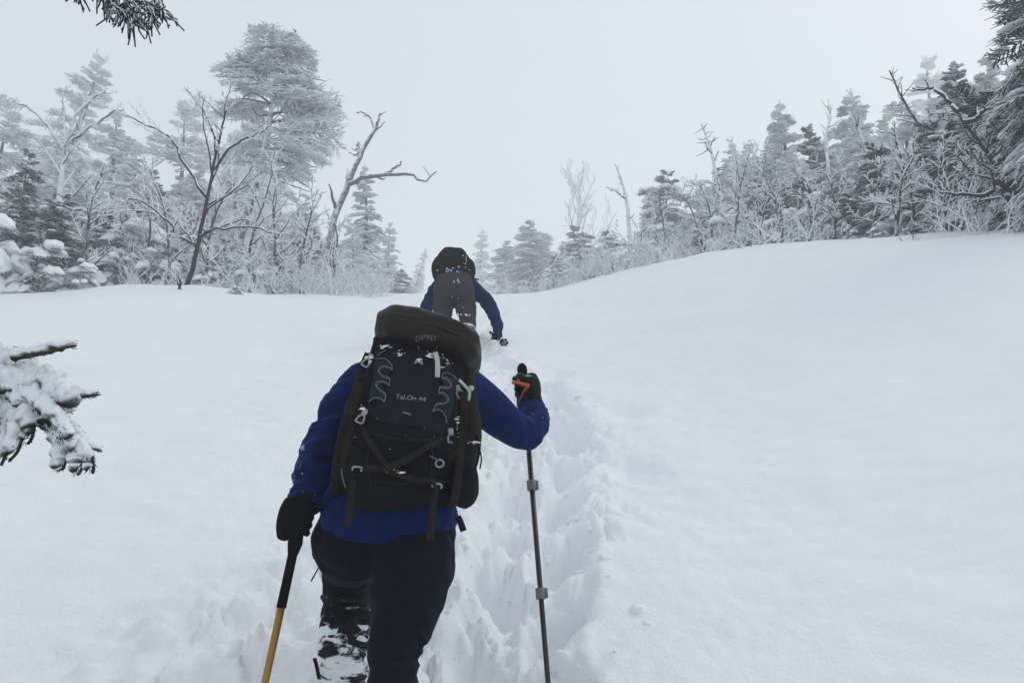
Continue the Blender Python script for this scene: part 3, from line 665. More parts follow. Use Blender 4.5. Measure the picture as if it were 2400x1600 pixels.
# right
bare('dead_tree', 'dead spruce trunk bristling with short frosted stubs', 1712, 25, [(1700, 520), (1685, 440), (1665, 350), (1645, 290)], BARK_RIME, 75, r0=.11, depth=2, kids=(30, 2), ratio=.17, spread=75, up=.0, r_end=.016, t0=.15, wig=.12)
bare('dead_tree', 'long dead trunk leaning left across the right thicket', 2245, 17, [(2225, 420), (2170, 320), (2115, 230), (2085, 165)], BARK, 77, TWIG_RIME, snow=.7, r0=.055, depth=2, kids=(30, 4), ratio=.13, spread=65, up=.1, r_end=.012, t0=.2, wig=.15)
bare('bare_tree', 'black limbed bare tree with snow lines arching over the right bank', 2385, 11.5, [(2365, 460), (2350, 410), (2290, 330), (2245, 265)], BARK_DARK, 79, BARK, snow=.85, r0=.05, depth=4, kids=(12, 6, 4, 2), ratio=.42, spread=52, up=.1, r_end=.009, t0=.25, wig=.2, sink=.3,
     extra=[([(2345, 405, 0), (2390, 370, -.3), (2420, 300, -.5)], .06, .015, (3, (6, 4, 2))), ([(2245, 262, 0), (2200, 215, .2), (2150, 208, .3)], .035, .012, (2, (5, 3))), ([(2260, 285, 0), (2330, 262, -.2), (2410, 270, -.3)], .04, .014, (2, (7, 3))), ([(2375, 480, 0), (2330, 445, -.4), (2270, 455, -.6), (2200, 440, -.7)], .045, .012, (3, (7, 4, 2)))])
bare('dead_tree', 'forked pale dead stem between the broad and the blunt firs', 2065, 21, [(2050, 430), (2030, 350), (2000, 280), (1995, 255)], BARK_RIME, 81, r0=.08, depth=2, kids=(14, 2), ratio=.16, spread=45, up=.5, r_end=.018, t0=.3)
bare('dead_tree', 'bare forked top sticking out above the tiered fir', 1960, 24, [(1945, 420), (1935, 330), (1945, 275), (1940, 250)], BARK_RIME, 83, r0=.08, depth=2, kids=(12, 2), ratio=.14, spread=45, up=.5, r_end=.018, t0=.4)
for i, (px, Y, tp) in enumerate(((1560, 25, [(1560, 560), (1550, 500), (1545, 460)]), (1625, 24, [(1640, 560), (1610, 470), (1580, 455)]), (1720, 21, [(1725, 520), (1735, 440), (1755, 360)]), (1840, 18.5, [(1830, 500), (1800, 430), (1775, 370)]), (1960, 16, [(1960, 500), (1950, 440), (1965, 390)]),
                                 (2050, 15, [(2055, 480), (2060, 420), (2070, 380)]), (2150, 14, [(2140, 480), (2120, 400), (2090, 300)]), (2310, 12, [(2315, 500), (2320, 420), (2290, 380)]), (1490, 28, [(1495, 590), (1510, 540), (1530, 500)]), (1900, 16.2, [(1900, 520), (1890, 450), (1860, 400)]), (2110, 13.6, [(2105, 500), (2115, 420), (2150, 350)]), (2210, 12.8, [(2215, 500), (2200, 420), (2215, 330)]), (2260, 12.2, [(2265, 480), (2290, 400), (2330, 320)]), (1780, 18.6, [(1782, 540), (1795, 480), (1820, 420)]), (1670, 22, [(1668, 540), (1660, 480), (1640, 430)]))):
    bare('sapling', where('thin frosted sapling', px, Y), px, Y, tp, BARK, 90 + i, TWIG_RIME, snow=.85, r0=.04, depth=3, kids=(14, 8, 3), ratio=.42, spread=50, up=.3, r_end=.011, t0=.15, wig=.16, group='frosted saplings in the right thicket')

# the dark fir whose side shows at the right edge, and its arching bough
b = base_at(2625, 9.8, .1); h = 4.9
tk, cr, sn = fir_meshes(h, 1.2, 91, whorls=14, per=8, twig=.016, pads=3, padr=(.20, .15, .07), hi=True, power=.45, irregular=.35, bare=.1)
plant('fir_tree', None, [('trunk', tk, BARK_DARK), ('crown', cr, NEEDLE_DARK), ('snow', sn, SNOW)], b, 'large dark fir with snow lined boughs overhanging the right bank', 'tree')

# shrubs and stems sticking out of the snow
def shrub(px, Y, h, n, seed, label, group=None, spread=.6, r0=.012, mt=TWIG_RIME, depth=2):
    k_ = far(Y) / Y; Y = far(Y); h *= k_; r0 *= k_
    b = base_at(px, Y, .05); r = np.random.default_rng(seed); L = []
    for k in range(n):
        d = unit(np.array([r.normal(0, spread), r.normal(0, spread), 1.0])); l = h * r.uniform(.5, 1.1); s = np.array([r.normal(0, .12 * h * n ** .3), r.normal(0, .12 * h * n ** .3), 0])
        P = [s, s + d * l * .5, s + d * l + np.array([r.normal(0, .1) * l, r.normal(0, .1) * l, 0])]
        L += limb_tree(seed * 31 + k, P, depth=depth, kids=(5, 3), r0=r0, ratio=.45, spread=42, up=.35, r_end=r0 * .5, t0=.25)
    parts = [('stem', limbs_to(MB(), [q], sides=(5,) * 5), mt) for q in L if q[2] == 0] + [('twigs', limbs_to(MB(), L, only=(1, 2), sides=(4, 4, 3, 3, 3)), mt)]
    parts.append(('snow', limbs_to(MB(), L, only=(0, 1, 2), sides=(4, 3, 3, 3, 3), off=.8, f=.65), SNOW))
    return plant('shrub', None, parts, b, label, 'shrub', group)
gs = 'frosted shrubs along the rim of the right bank'
for i, (px, Y, h, n) in enumerate(((1850, 17, 1.0, 12), (1930, 15.8, .9, 11), (1800, 18, .9, 9), (1750, 19, .8, 8), (1700, 20, .8, 9), (1640, 21, .9, 10), (1580, 23, .9, 10), (1520, 25, 1.0, 10), (1450, 28, 1.0, 10), (1390, 31, 1.1, 10), (1340, 33, 1.0, 9), (2330, 11.2, .8, 10), (2390, 10.4, .7, 9), (2290, 11.8, .7, 8), (1680, 21.5, 1.1, 8), (2240, 12.6, .7, 8))):
    shrub(px, Y, h, n, 200 + i, where('tangled low frosted shrub', px, Y), gs)
gs = 'frosted shrubs at the foot of the left thicket'
for i, (px, Y, h, n) in enumerate(((640, 18.5, .8, 8), (700, 20, .9, 9), (760, 21, .9, 9), (820, 23, 1.0, 9), (880, 27, 1.1, 10), (480, 17, .7, 7), (380, 17.5, .9, 8), (585, 17.5, .7, 7), (320, 17.5, .9, 7))):
    shrub(px, Y, h, n, 240 + i, where('tangled low frosted shrub', px, Y), gs)
shrub(2150, 10.6, .22, 3, 260, 'tiny lone twig poking through smooth snow on the right slope', r0=.006, mt=BARK)
shrub(1755, 16.5, .5, 2, 261, 'thin upright twig pair in front of the rim shrubs', r0=.010, mt=BARK, depth=1)
shrub(1560, 20.5, .5, 4, 262, 'small spray of stems standing apart on the snow below the rim', r0=.010)
shrub(420, 14.9, .3, 4, 263, 'frosted stub at the root of the dark stemmed bare tree', r0=.02, mt=BARK_DARK)
# rimed brush that knits the thickets together: three shapes, many bushes
BRUSH = []
for sd in range(3):
    r = np.random.default_rng(500 + sd); L = []
    for k in range(9):
        d = unit(np.array([r.normal(0, .45), r.normal(0, .45), 1.0])); s = np.array([r.normal(0, .5), r.normal(0, .5), 0]); l = 2.2 * r.uniform(.5, 1.05)
        L += limb_tree(700 + sd * 20 + k, [s, s + d * l * .5, s + d * l + r.normal(0, .15, 3)], depth=3, kids=(8, 5, 2), r0=.026, ratio=.42, spread=55, up=.2, r_end=.012, t0=.08, wig=.15)
    mA = limbs_to(MB(), L, only=(0,), sides=(5,) * 5); mB = limbs_to(MB(), L, only=(1, 2, 3), sides=(3,) * 5); mC = limbs_to(MB(), L, only=(0, 1, 2), sides=(3,) * 5, off=.9, f=.7)
    BRUSH.append([('stems', make_mesh('stems', *mA.arrays()), TWIG_RIME), ('twigs', make_mesh('twigs', *mB.arrays()), TWIG_RIME), ('snow', make_mesh('snow', *mC.arrays()), SNOW)])
def brush(px, Y, h, label, group):
    Y = far(Y); bb = base_at(px, Y, .1); s = h / 2.2 * Y / 20
    plant('bush', None, BRUSH[rng.integers(3)], bb, label, 'bush', group, sc=(s * rng.uniform(1, 1.4), s * rng.uniform(1, 1.4), s), rz=rng.uniform(0, 6.28))
for k in range(26):
    px = 240 + 680 * (k + rng.uniform(-.4, .4)) / 26; yy = rng.uniform(18.2, 24); brush(px, yy, rng.uniform(.8, 1.9) * (1 if px < 760 else .7), where('rime covered leafless bush', px, yy), 'rimed bushes in the left thicket')
for k in range(30):
    px = 1190 + 1190 * (k + rng.uniform(-.4, .4)) / 30; yy = np.interp(px, [1190, 1400, 1600, 1800, 2000, 2200, 2400], [33, 28, 23.5, 20, 16.5, 14.5, 12.5]) * rng.uniform(.97, 1.12)
    if 1960 < px < 2260: continue
    brush(px, yy, rng.uniform(.6, 1.5) * (.75 if px < 1500 else 1), where('rime covered leafless bush', px, yy), 'rimed bushes in the right thicket')
# fallen log on the rim
bL = at(1440, 572, far(30)); bR = at(1565, 592, far(27))
for q in (bL, bR): q[2] = max(q[2], gz(q[0], q[1]) + .15)
P = spline([bL, (bL + bR) / 2 + np.array([0, 0, .08]), bR], 10); root = thing('fallen_log', (bL + bR) / 2, 'thin fallen dead log lying across the far rim shrubs', 'log')
obj('trunk', MB().add(*tube(P, np.linspace(.09, .15, 10), 9)), BARK_DARK, root); obj('snow', MB().add(*tube(P[:-1] + np.array([0, 0, .11]), np.linspace(.06, .11, 9), 8)), SNOW, root)

# ------------------------------------------------------------------ the near hiker
JACKET = mat('blue_fleece', (0.0045, 0.0135, 0.0640), 0.9, 0.22, 160, 0.75, 38, 0.07)
TIGHTS = mat('black_tights', (0.0060, 0.0075, 0.0112), 0.9, 0.2, 40, 0.6, 26, 0.07)
def sheen(m, w, tint):
    q = m.node_tree.nodes['Principled BSDF']; q.inputs['Sheen Weight'].default_value = w; q.inputs['Sheen Roughness'].default_value = .5; q.inputs['Sheen Tint'].default_value = (*tint, 1)
sheen(JACKET, .20, (.08, .19, .68)); sheen(TIGHTS, .05, (.3, .42, .6))
GLOVE = mat('black_glove', (0.0075, 0.0075, 0.0083), 0.9, 0.4, 40, 0.4, 140, 0.07)
SKIN = mat('skin', (0.45, 0.28, 0.21), 0.6, 0.1, 30)
HAIR = mat('hair', (0.03, 0.02, 0.014), 0.7, 0.3, 60)
RUBBER = mat('black_rubber', (0.0090, 0.0090, 0.0097), 0.9, 0.2, 40, 0.2, 90, 0.07)

def limb(rows, m=18, ref=(1, 0, 0), **k):
    """rows: (px, py, Y, ra[, rb])"""
    return loft([[*at(r[0], r[1], r[2]), r[3], r[4] if len(r) > 4 else r[3]] for r in rows], ref, m, **k)
def fist(c, axis, back, wrist, r=0.017, wr=0.036, palm=(.046, .03), gap=0.0225, fr=0.0125, thumb_up=True):
    """glove closed round a shaft: c on the shaft axis, back = the way the back of the hand faces"""
    A = unit(axis); B = unit(np.asarray(back) - np.dot(back, A) * A); S = np.cross(A, B); c = np.asarray(c, float)
    ps = []
    for i in range(4):
        L = (1.0, 1.08, 1.04, .88)[i]; ctr = c + A * ((1.5 - i) * gap)
        an = np.linspace(-60, 215 * L - 35, 9) * math.pi / 180; rad = r + fr * .95 + np.array([.004, .008, .006, .002, .003, .004, .002, .0, -.001])
        P = ctr + (B[None] * np.cos(an)[:, None] + S[None] * np.sin(an)[:, None]) * rad[:, None]
        ps.append(loft(np.column_stack([P, fr * np.linspace(1.1, .88, 9), fr * np.linspace(1.1, .88, 9)]), A, 16, 12))
    kn = c + B * (r + palm[1] * .55) - S * .012
    ps.append(loft([[*(kn - A * .048), palm[1] * .7, .022], [*(kn - A * .02), palm[1], .030], [*(kn + A * .02), palm[1], .031], [*(kn + A * .045), palm[1] * .75, .024]], B, 10))
    w = np.asarray(wrist, float); mid = (kn + w) / 2
    ps.append(loft([[*kn, .026, .032], [*mid, .030, .030], [*w, wr, wr]], S, 10))
    th = c + A * .045 if thumb_up else c - A * .045
    P = np.array([kn + (th - c) * .6 - S * .02, th * .55 + kn * .45 - S * .035, th - S * (r + .012) - B * .004, th - S * .006 - B * (r + .014)])
    ps.append(loft(np.column_stack([P, [.017, .016, .0145, .012], [.017, .016, .0145, .012]]), A, 12, 12))
    return remesh(ps, .0036, 1)

hip = at(925, 1250, 2.2)
person = thing('person', (hip[0], 2.1, gz(0, 2.1)), 'person in blue top and black tights climbing with a large pack and two poles', 'person')
# clothing
torso = [(915, 1222, 2.21, .184, .135), (915, 1185, 2.225, .178, .135), (925, 1130, 2.28, .165, .125), (945, 1020, 2.36, .180, .13), (968, 930, 2.43, .192, .13), (985, 880, 2.48, .165, .11), (998, 850, 2.53, .085, .08), (1003, 832, 2.55, .062, .062)]
armL = [(868, 905, 2.42, .080), (832, 938, 2.40, .072), (794, 988, 2.36, .063), (760, 1045, 2.31, .057), (740, 1090, 2.27, .053), (725, 1135, 2.22, .046), (717, 1178, 2.18, .038)]
armR = [(1070, 905, 2.45, .082), (1112, 930, 2.50, .074), (1165, 972, 2.56, .065), (1215, 1012, 2.62, .056), (1240, 1014, 2.66, .051), (1248, 988, 2.71, .049), (1244, 960, 2.76, .044), (1241, 938, 2.80, .038)]
roll = unit(np.array([1, 0, -.10]))
J = [limb(torso, 26, roll), limb(armL, 22), limb(armR, 26)]
v, t = remesh(J, .008, 5)
# folds across the sleeves, drawn tight over the back
aL = sstep(-v[:, 0], .33, .40); aR = sstep(v[:, 0], .02, .09)
n_ = normals(v, t); q = v * np.array([14, 14, 30.0])
fold = (0.5 - np.abs(noise3(q + .8 * np.stack([noise3(v * 16, 4), noise3(v * 16, 5), noise3(v * 16, 6)], -1), 3))) 
v = v + n_ * ((.020 * fold * np.maximum(aL, aR)) + .005 * noise3(v * 12, 8) + .0025 * noise3(v * 40, 18) * np.maximum(aL, aR))[:, None]
# gathered cuff of the bent sleeve
wr = at(1239, 950, 2.77); cuf = np.exp(-((v - wr) ** 2).sum(1) / .07 ** 2); v = v + n_ * (.0045 * np.sin(v[:, 2] * 330 + 3 * noise3(v * 20, 9)) * cuf)[:, None]
wr = at(716, 1160, 2.19); cuf = np.exp(-((v - wr) ** 2).sum(1) / .07 ** 2); v = v + n_ * (.004 * np.sin(v[:, 2] * 300 + 4 * noise3(v * 22, 9)) * cuf)[:, None]
def frost(m, spots):
    """frost caught in the pile of the cloth round given points"""
    nt = m.node_tree; n, l = nt.nodes, nt.links; bs = n['Principled BSDF']; old = bs.inputs['Base Color'].links[0].from_socket
    tc = n.new('ShaderNodeTexCoord'); nz = n.new('ShaderNodeTexNoise'); nz.inputs['Scale'].default_value = 95; nz.inputs['Detail'].default_value = 5; nz.inputs['Roughness'].default_value = .7
    l.new(tc.outputs['Object'], nz.inputs['Vector']); acc = None
    for c_, rad in spots:
        d_ = n.new('ShaderNodeVectorMath'); d_.operation = 'DISTANCE'; l.new(tc.outputs['Object'], d_.inputs[0]); d_.inputs[1].default_value = tuple(c_)
        mr = n.new('ShaderNodeMapRange'); mr.inputs['From Min'].default_value = rad; mr.inputs['From Max'].default_value = rad * .2; mr.inputs['To Min'].default_value = 0; mr.inputs['To Max'].default_value = .21; l.new(d_.outputs['Value'], mr.inputs['Value'])
        if acc is None: acc = mr.outputs[0]
        else:
            a_ = n.new('ShaderNodeMath'); a_.operation = 'MAXIMUM'; l.new(acc, a_.inputs[0]); l.new(mr.outputs[0], a_.inputs[1]); acc = a_.outputs[0]
    s_ = n.new('ShaderNodeMath'); s_.operation = 'ADD'; l.new(acc, s_.inputs[0]); l.new(nz.outputs['Fac'], s_.inputs[1])
    st = n.new('ShaderNodeMapRange'); st.interpolation_type = 'SMOOTHSTEP'; st.inputs['From Min'].default_value = .77; st.inputs['From Max'].default_value = .82; l.new(s_.outputs[0], st.inputs['Value'])
    mm = n.new('ShaderNodeMix'); mm.data_type = 'RGBA'; l.new(st.outputs[0], mm.inputs[0]); l.new(old, mm.inputs[6]); mm.inputs[7].default_value = (.78, .81, .85, 1); l.new(mm.outputs[2], bs.inputs['Base Color'])
frost(JACKET, [(at(700, 1120, 2.22), .10), (at(712, 1170, 2.14), .06), (at(715, 1050, 2.27), .07), (at(1250, 985, 2.66), .06)])
obj('jacket', (v, t), JACKET, person)
for rows, dx in (([(722, 1150, 2.205, .0445), (719, 1163, 2.195, .0450), (717, 1176, 2.183, .0435)], 0), ([(1243, 952, 2.775, .0460), (1242, 944, 2.785, .0465), (1241, 936, 2.80, .0445)], 1)):
    cv, ct = remesh([limb(rows, 6)], .005, 2); cv, ct = wrinkle(cv, ct, .006, (30, 30, 60), 19); obj('cuff', (cv, ct), JACKET, person)
hem = limb([(915, 1232, 2.20, .184, .146), (915, 1218, 2.205, .186, .146), (915, 1200, 2.215, .182, .140)], 5, roll)
obj('jacket_hem', remesh([hem], .006, 3), JACKET, person)

thighR = [(974, 1305, 2.185, .112), (966, 1345, 2.15, .108), (950, 1420, 2.11, .092), (932, 1500, 2.07, .072), (922, 1550, 2.04, .062), (920, 1610, 2.00, .060), (925, 1720, 1.94, .064), (925, 1800, 1.92, .052), (925, 1850, 1.92, .044)]
thighL = [(830, 1262, 2.22, .118), (826, 1290, 2.34, .100), (818, 1318, 2.46, .084), (814, 1355, 2.50, .074), (812, 1420, 2.48, .070), (810, 1480, 2.46, .066)]
pel = [(918, 1195, 2.25, .165, .12), (915, 1230, 2.22, .180, .14), (912, 1268, 2.21, .172, .11), (905, 1300, 2.22, .12, .09)]
but = [blob(at(836, 1280, 2.19), (.106, .092, .074)), blob(at(981, 1300, 2.195), (.100, .088, .076))]
v, t = remesh([limb(pel, 14, roll), limb(thighR, 26), limb(thighL, 18)] + but, .009, 14)
v, t = wrinkle(v, t, .006, (12, 12, 20), 12)
n_ = normals(v, t); kn = at(940, 1540, 2.03); cuf = np.exp(-((v - kn) ** 2).sum(1) / .09 ** 2); v = v + n_ * (.006 * np.sin(v[:, 2] * 150 + 5 * noise3(v * 14, 9)) * cuf)[:, None]
obj('trousers', (v, t), TIGHTS, person)
GAITER = patchy('snow_caked_gaiter', (0.010, 0.011, 0.013), .47, .045, 13, (1, 1, 2.0))
CUFF = patchy('snow_flecked_cuff', (0.010, 0.011, 0.013), .62, .05, 16, (1, 1, 2))
ft = at(806, 1650, 2.42)
shin = [(813, 1395, 2.49, .073), (812, 1430, 2.485, .074), (811, 1470, 2.47, .074), (810, 1500, 2.46, .074)]
v, t = remesh([limb(shin, 10)], .006, 2); v, t = wrinkle(v, t, .013, (22, 22, 34), 15); obj('knee_cuff', (v, t), CUFF, person)
gait = [(810, 1474, 2.47, .073), (808, 1520, 2.455, .074), (807, 1580, 2.44, .070), (806, 1640, 2.43, .062), (806, 1690, 2.43, .062)]
v, t = remesh([limb(gait, 16)], .006, 2); v, t = wrinkle(v, t, .011, (20, 20, 40), 16); obj('gaiter', (v, t), GAITER, person)
gaitR = [(925, 1700, 1.95, .070), (925, 1780, 1.925, .066), (925, 1845, 1.92, .062)]
v, t = remesh([limb(gaitR, 12)], .006, 2); v, t = wrinkle(v, t, .009, (20, 20, 40), 17); obj('gaiter', (v, t), GAITER, person)
def boot(px, py, Y, parent):
    a = at(px, py, Y); P = [[*(a + np.array([0, -.05, 0])), .045, .05], [*(a + np.array([0, .03, -.01])), .046, .05], [*(a + np.array([0, .12, -.03])), .046, .036], [*(a + np.array([0, .20, -.035])), .038, .026]]
    o = obj('boot', remesh([loft(P, (1, 0, 0), 12), limb([(px, py - 50, Y, .05), (px, py, Y, .05)], 5)], .006, 4), RUBBER, parent)
    obj('sole', remesh([loft([[p[0], p[1], p[2] - p[4] * .75, p[3] * 1.05, .016] for p in P], (1, 0, 0), 12)], .005, 1), RUBBER, o); return a
bL = boot(806, 1700, 2.43, person); bR = boot(925, 1870, 1.92, person)
# straps flying off the left thigh and calf
P = spline([at(775, 1308, 2.3), at(755, 1318, 2.27), at(738, 1345, 2.25), at(732, 1357, 2.25)], 12)
obj('gaiter_strap', MB().add(*ribbon(P, np.array([.002, .006, .005]), .0015)), RUBBER, person)
P = spline([at(748, 1590, 2.38), at(742, 1560, 2.36), at(737, 1541, 2.36)], 8)
obj('gaiter_strap', MB().add(*ribbon(P, np.array([.004, .003, 0]), .002)), RUBBER, person)

# poles
def pole_axis(a, b): return unit(np.asarray(b) - np.asarray(a))
pRt, pRb = at(1223, 856, 2.80), at(1284, 1592, 2.58); dR = pole_axis(pRt, pRb)
pLt, pLb = at(712, 1178, 2.13), at(621, 1600, 2.05); dL = pole_axis(pLt, pLb)
v, t = fist(pLt + dL * .045, -dL, (-.75, -.65, 0), at(716, 1172, 2.185), r=.0145, wr=.036, gap=.0205, fr=.0108, palm=(.04, .026)); obj('glove', (v, t), GLOVE, person)
GLOVE_SNOW = patchy('snow_dusted_glove', (0.010, 0.010, 0.011), .63, .04, 14)
v, t = fist(pRt + dR * .098, -dR, (.85, -.1, .1), at(1240, 946, 2.79), r=.0150, wr=.038, gap=.0205, fr=.0115, palm=(.045, .030)); obj('glove', (v, t), GLOVE_SNOW, person)
# the body inside the clothes, one skin from boots to head
head_c = at(1006, 830, 2.66)
hb = [loft([[*(head_c + np.array([0, -.01, -.10])), .055, .065], [*(head_c + np.array([0, .01, -.05])), .066, .085], [*head_c, .075, .095], [*(head_c + np.array([0, -.005, .06])), .070, .088], [*(head_c + np.array([0, -.01, .10])), .045, .06]], (1, 0, 0), 16),
      blob(head_c + np.array([0, .105, -.012]), (.013, .02, .022), 2), blob(head_c + np.array([-.076, 0, -.01]), (.008, .018, .03), 2), blob(head_c + np.array([.076, 0, -.01]), (.008, .018, .03), 2),
      blob(head_c + np.array([0, .088, -.062]), (.026, .014, .008), 2), blob(head_c + np.array([0, .075, -.095]), (.03, .025, .02), 2)]
shr = lambda rows, f=.66: [tuple(r[:3]) + tuple(q * f for q in r[3:]) for r in rows]
body = remesh([limb(shr(torso), 24, roll), limb(shr(armL), 18), limb(shr(armR), 18), limb(shr(pel), 12, roll), limb(shr(thighR), 18), limb(shr(thighL) + [(808, 1580, 2.44, .05), (806, 1690, 2.43, .04)], 18), loft([[*at(1000, 845, 2.54), .055, .055], [*(head_c + np.array([0, -.03, -.04])), .055, .06]], (1, 0, 0), 6)] + hb, .013, 4)
obj('body', body, SKIN, person)
for s in (-1, 1): obj('eye', blob(head_c + np.array([s * .032, .083, .008]), (.011, .009, .008), 2), HAIR, person)
obj('knit_hat', remesh([loft([[*(head_c + np.array([0, -.012, .02])), .083, .103], [*(head_c + np.array([0, -.014, .06])), .080, .098], [*(head_c + np.array([0, -.018, .095])), .062, .075], [*(head_c + np.array([0, -.02, .115])), .03, .04]], (1, 0, 0), 14)], .006, 3), RUBBER, person)

BLACK_TUBE = mat('black_anodised_tube', (0.010, 0.010, 0.011), 0.35, 0.15, 30, 0, 0, 0.5)
FOAM = mat('black_foam_grip', (0.0075, 0.0075, 0.0075), 0.9, 0.2, 80, 0.4, 260, 0.07)
GOLD = mat('worn_gold_tube', (0.36, 0.20, 0.035), 0.42, 0.2, 60, 0.1, 80, 0.5, stretch=(1, 1, .15), metallic=.35)
GREY_PLASTIC = mat('grey_plastic', (0.16, 0.165, 0.17), 0.5, 0.2, 40, 0, 0, 0.4)
ORANGE = mat('orange_webbing', (0.50, 0.10, 0.025), 0.8, 0.15, 120, 0.3, 400, 0.2)
SILVER = mat('pale_buckle', (0.27, 0.28, 0.30), 0.45, 0.2, 30, 0, 0, 0.5)
def trekking_pole(top, d, length, label, shaft, grip_len, grip_r, col_from=0.0, locks=(), basket=True, r=.009, ref=(1, 0, 0), strap=None, flip=False):
    tip = top + d * length
    g = thing('trekking_pole', tip, label, 'pole')
    ax = lambda s: top + d * s
    obj('grip', MB().add(*loft([[*ax(0.0), .013, .013], [*ax(.012), .018, .018], [*ax(.05), .0165, .0165], [*ax(grip_len * .55), .0155, .0155], [*ax(grip_len * .80), .019, .019], [*ax(grip_len * .86), .0185, .0185], [*ax(grip_len), grip_r, grip_r]], ref, 22, 14)), FOAM, g)
    if col_from > 0: obj('upper_shaft', MB().add(*tube([ax(grip_len * .9), ax(col_from)], r * 1.25, 14)), FOAM, g)
    obj('shaft', MB().add(*tube([ax(max(col_from, grip_len * .9) - .004), ax(length * .9), ax(length)], [r, r * .85, r * .4], 14)), shaft, g)
    for s in locks:
        X = unit(np.cross(d, (0, 1, 0))); Yx = np.cross(d, X)
        lk = obj('lock', MB().add(*tube([ax(s - .017), ax(s + .017)], r * 1.75, 12)), GREY_PLASTIC, g)
        obj('lever', MB().add(*box(ax(s) + X * .019, (.008, .016, .03), (X, Yx, d), .002)), GREY_PLASTIC, lk)
    if basket:
        X = unit(np.cross(d, (0, 1, 0))); Yx = np.cross(d, X); mbk = MB(); c = ax(length - .07)
        for k in range(6):
            a = k * math.pi / 3; e = c + (X * math.cos(a) + Yx * math.sin(a)) * .028
            mbk.add(*loft([[*c, .010, .004], [*((c + e) / 2), .012, .004], [*e, .014, .004]], np.cross(d, e - c), 6, 10))
        obj('basket', mbk, RUBBER, g)
    return g, ax
g, ax = trekking_pole(pRt, dR, 1.28, 'black trekking pole with grey locks and orange strap planted upslope', BLACK_TUBE, .17, .013, .0, (.44, .79), True, .0095)
obj('grip_collar', MB().add(*tube([pRt + dR * .262, pRt + dR * .275], .0145, 14)), ORANGE, g)
obj('lower_grip', MB().add(*tube([pRt + dR * .14, pRt + dR * .265], .0125, 14)), FOAM, g)
fr_ = np.array([0, -.022, 0])
P = spline([at(1201, 898, 2.79) + fr_, at(1212, 900, 2.77) + fr_ * 1.6, at(1226, 905, 2.755) + fr_ * 2, at(1240, 909, 2.745) + fr_ * 2, at(1232, 914, 2.745) + fr_ * 2, at(1222, 930, 2.75) + fr_ * 1.6, at(1211, 958, 2.76) + fr_], 24)
obj('wrist_strap', MB().add(*ribbon(P, np.array([.002, .004, .0062]), .0016)), ORANGE, g)
g2, ax2 = trekking_pole(pLt - dL * .02, dL, .92, 'gold shafted trekking pole with long black grip held low', GOLD, .15, .014, .285, (.6,), True, .0098)

# the snowshoe under the leading foot: blue deck and frame, black binding
c = bL + np.array([0, .06, -.075]); ss = thing('snowshoe', c, 'blue plastic snowshoe under the leading boot, snow covered', 'snowshoe')
BLUE = mat('blue_plastic', (0.02, 0.22, 0.62), 0.45, 0.1, 20, 0, 0, 0.5)
sl = .40
ol = [np.array([.10 * math.sin(a) * (1 if math.cos(a) > -.2 else .85), .28 * math.cos(a), 0]) for a in np.linspace(0, 2 * math.pi, 33)]
ol = np.array([p + np.array([0, 0, sl * p[1] * .55 + .10 * max(0, p[1] - .14) / .14 * 1.2]) for p in ol]) + c
obj('frame', MB().add(*tube(ol, .010, 8)), BLUE, ss)
fan = MB(); dv = np.concatenate([[c + np.array([0, 0, .0])], c + (ol[:-1] - c) * .93]); fan.add(dv, [[0, i + 1, (i + 1) % 32 + 1] for i in range(32)]); obj('deck', fan, BLUE, ss)
tipc = at(855, 1585, 2.52)
P = spline([at(842, 1640, 2.55), at(846, 1590, 2.57), at(840, 1556, 2.58)], 8); obj('toe_fin', MB().add(*ribbon(P, np.linspace(.016, .004, 8)[:, None] * np.array([[1, .1, 0]]), .003)), BLUE, ss)
obj('binding', MB().add(*ribbon(spline([c + np.array([-.065, .02, -.01]), c + np.array([-.055, .03, .06]), c + np.array([0, .05, .10]), c + np.array([.055, .03, .06]), c + np.array([.065, .02, -.01])], 14), np.array([0, .014, 0]), .002)), RUBBER, ss)

# ------------------------------------------------------------------ the backpack
PACK = mat('black_pack_nylon', (0.0086, 0.0094, 0.0120), 0.9, 0.25, 50, 0.5, 45, 0.10)
PANEL = mat('slate_panel', (0.0142, 0.0165, 0.0195), 0.9, 0.18, 30, 0.2, 300, 0.07)
PANEL2 = mat('blue_grey_side_panel', (0.0195, 0.0248, 0.0300), 0.9, 0.15, 30, 0.2, 300, 0.07)
LID = mat('brown_black_lid', (0.018, 0.0150, 0.0135), 0.42, 0.25, 26, 0.3, 60, 0.14)
POCKET = mat('brown_pocket_mesh', (0.0165, 0.0145, 0.0135), 0.9, 0.25, 40, 0.3, 300, 0.07)
WEB = mat('brown_grey_webbing', (0.0225, 0.019, 0.018), 0.9, 0.2, 90, 0.35, 500, 0.07)
THREAD = mat('pale_thread', (0.14, 0.15, 0.165), 0.7, 0.1, 200)
PRINT = mat('grey_print', (0.26, 0.27, 0.29), 0.6, 0.1, 100)
LOGO = mat('dim_grey_print', (0.15, 0.15, 0.15), 0.6, 0.1, 100)
TAB = mat('pale_green_tab', (0.40, 0.44, 0.38), 0.7, 0.1, 60)
EYE_P = np.array([0, 0, EYE])
Pb, Pt = at(915, 1168, 1.95), at(997, 745, 2.13)
Ux = unit(Pt - Pb); Rx = unit(np.array([1, 0, 0]) - Ux[0] * Ux); Nx = np.cross(Rx, Ux)
def ru(px, py):
    d = ray(px, py); k = np.dot(Pb - EYE_P, Nx) / np.dot(d, Nx); q = EYE_P + d * k - Pb
    return np.dot(q, Rx), np.dot(q, Ux)
def ruN(px, py, n):
    d = ray(px, py); k = np.dot(Pb + Nx * n - EYE_P, Nx) / np.dot(d, Nx); q = EYE_P + d * k - Pb
    return np.dot(q, Rx), np.dot(q, Ux)
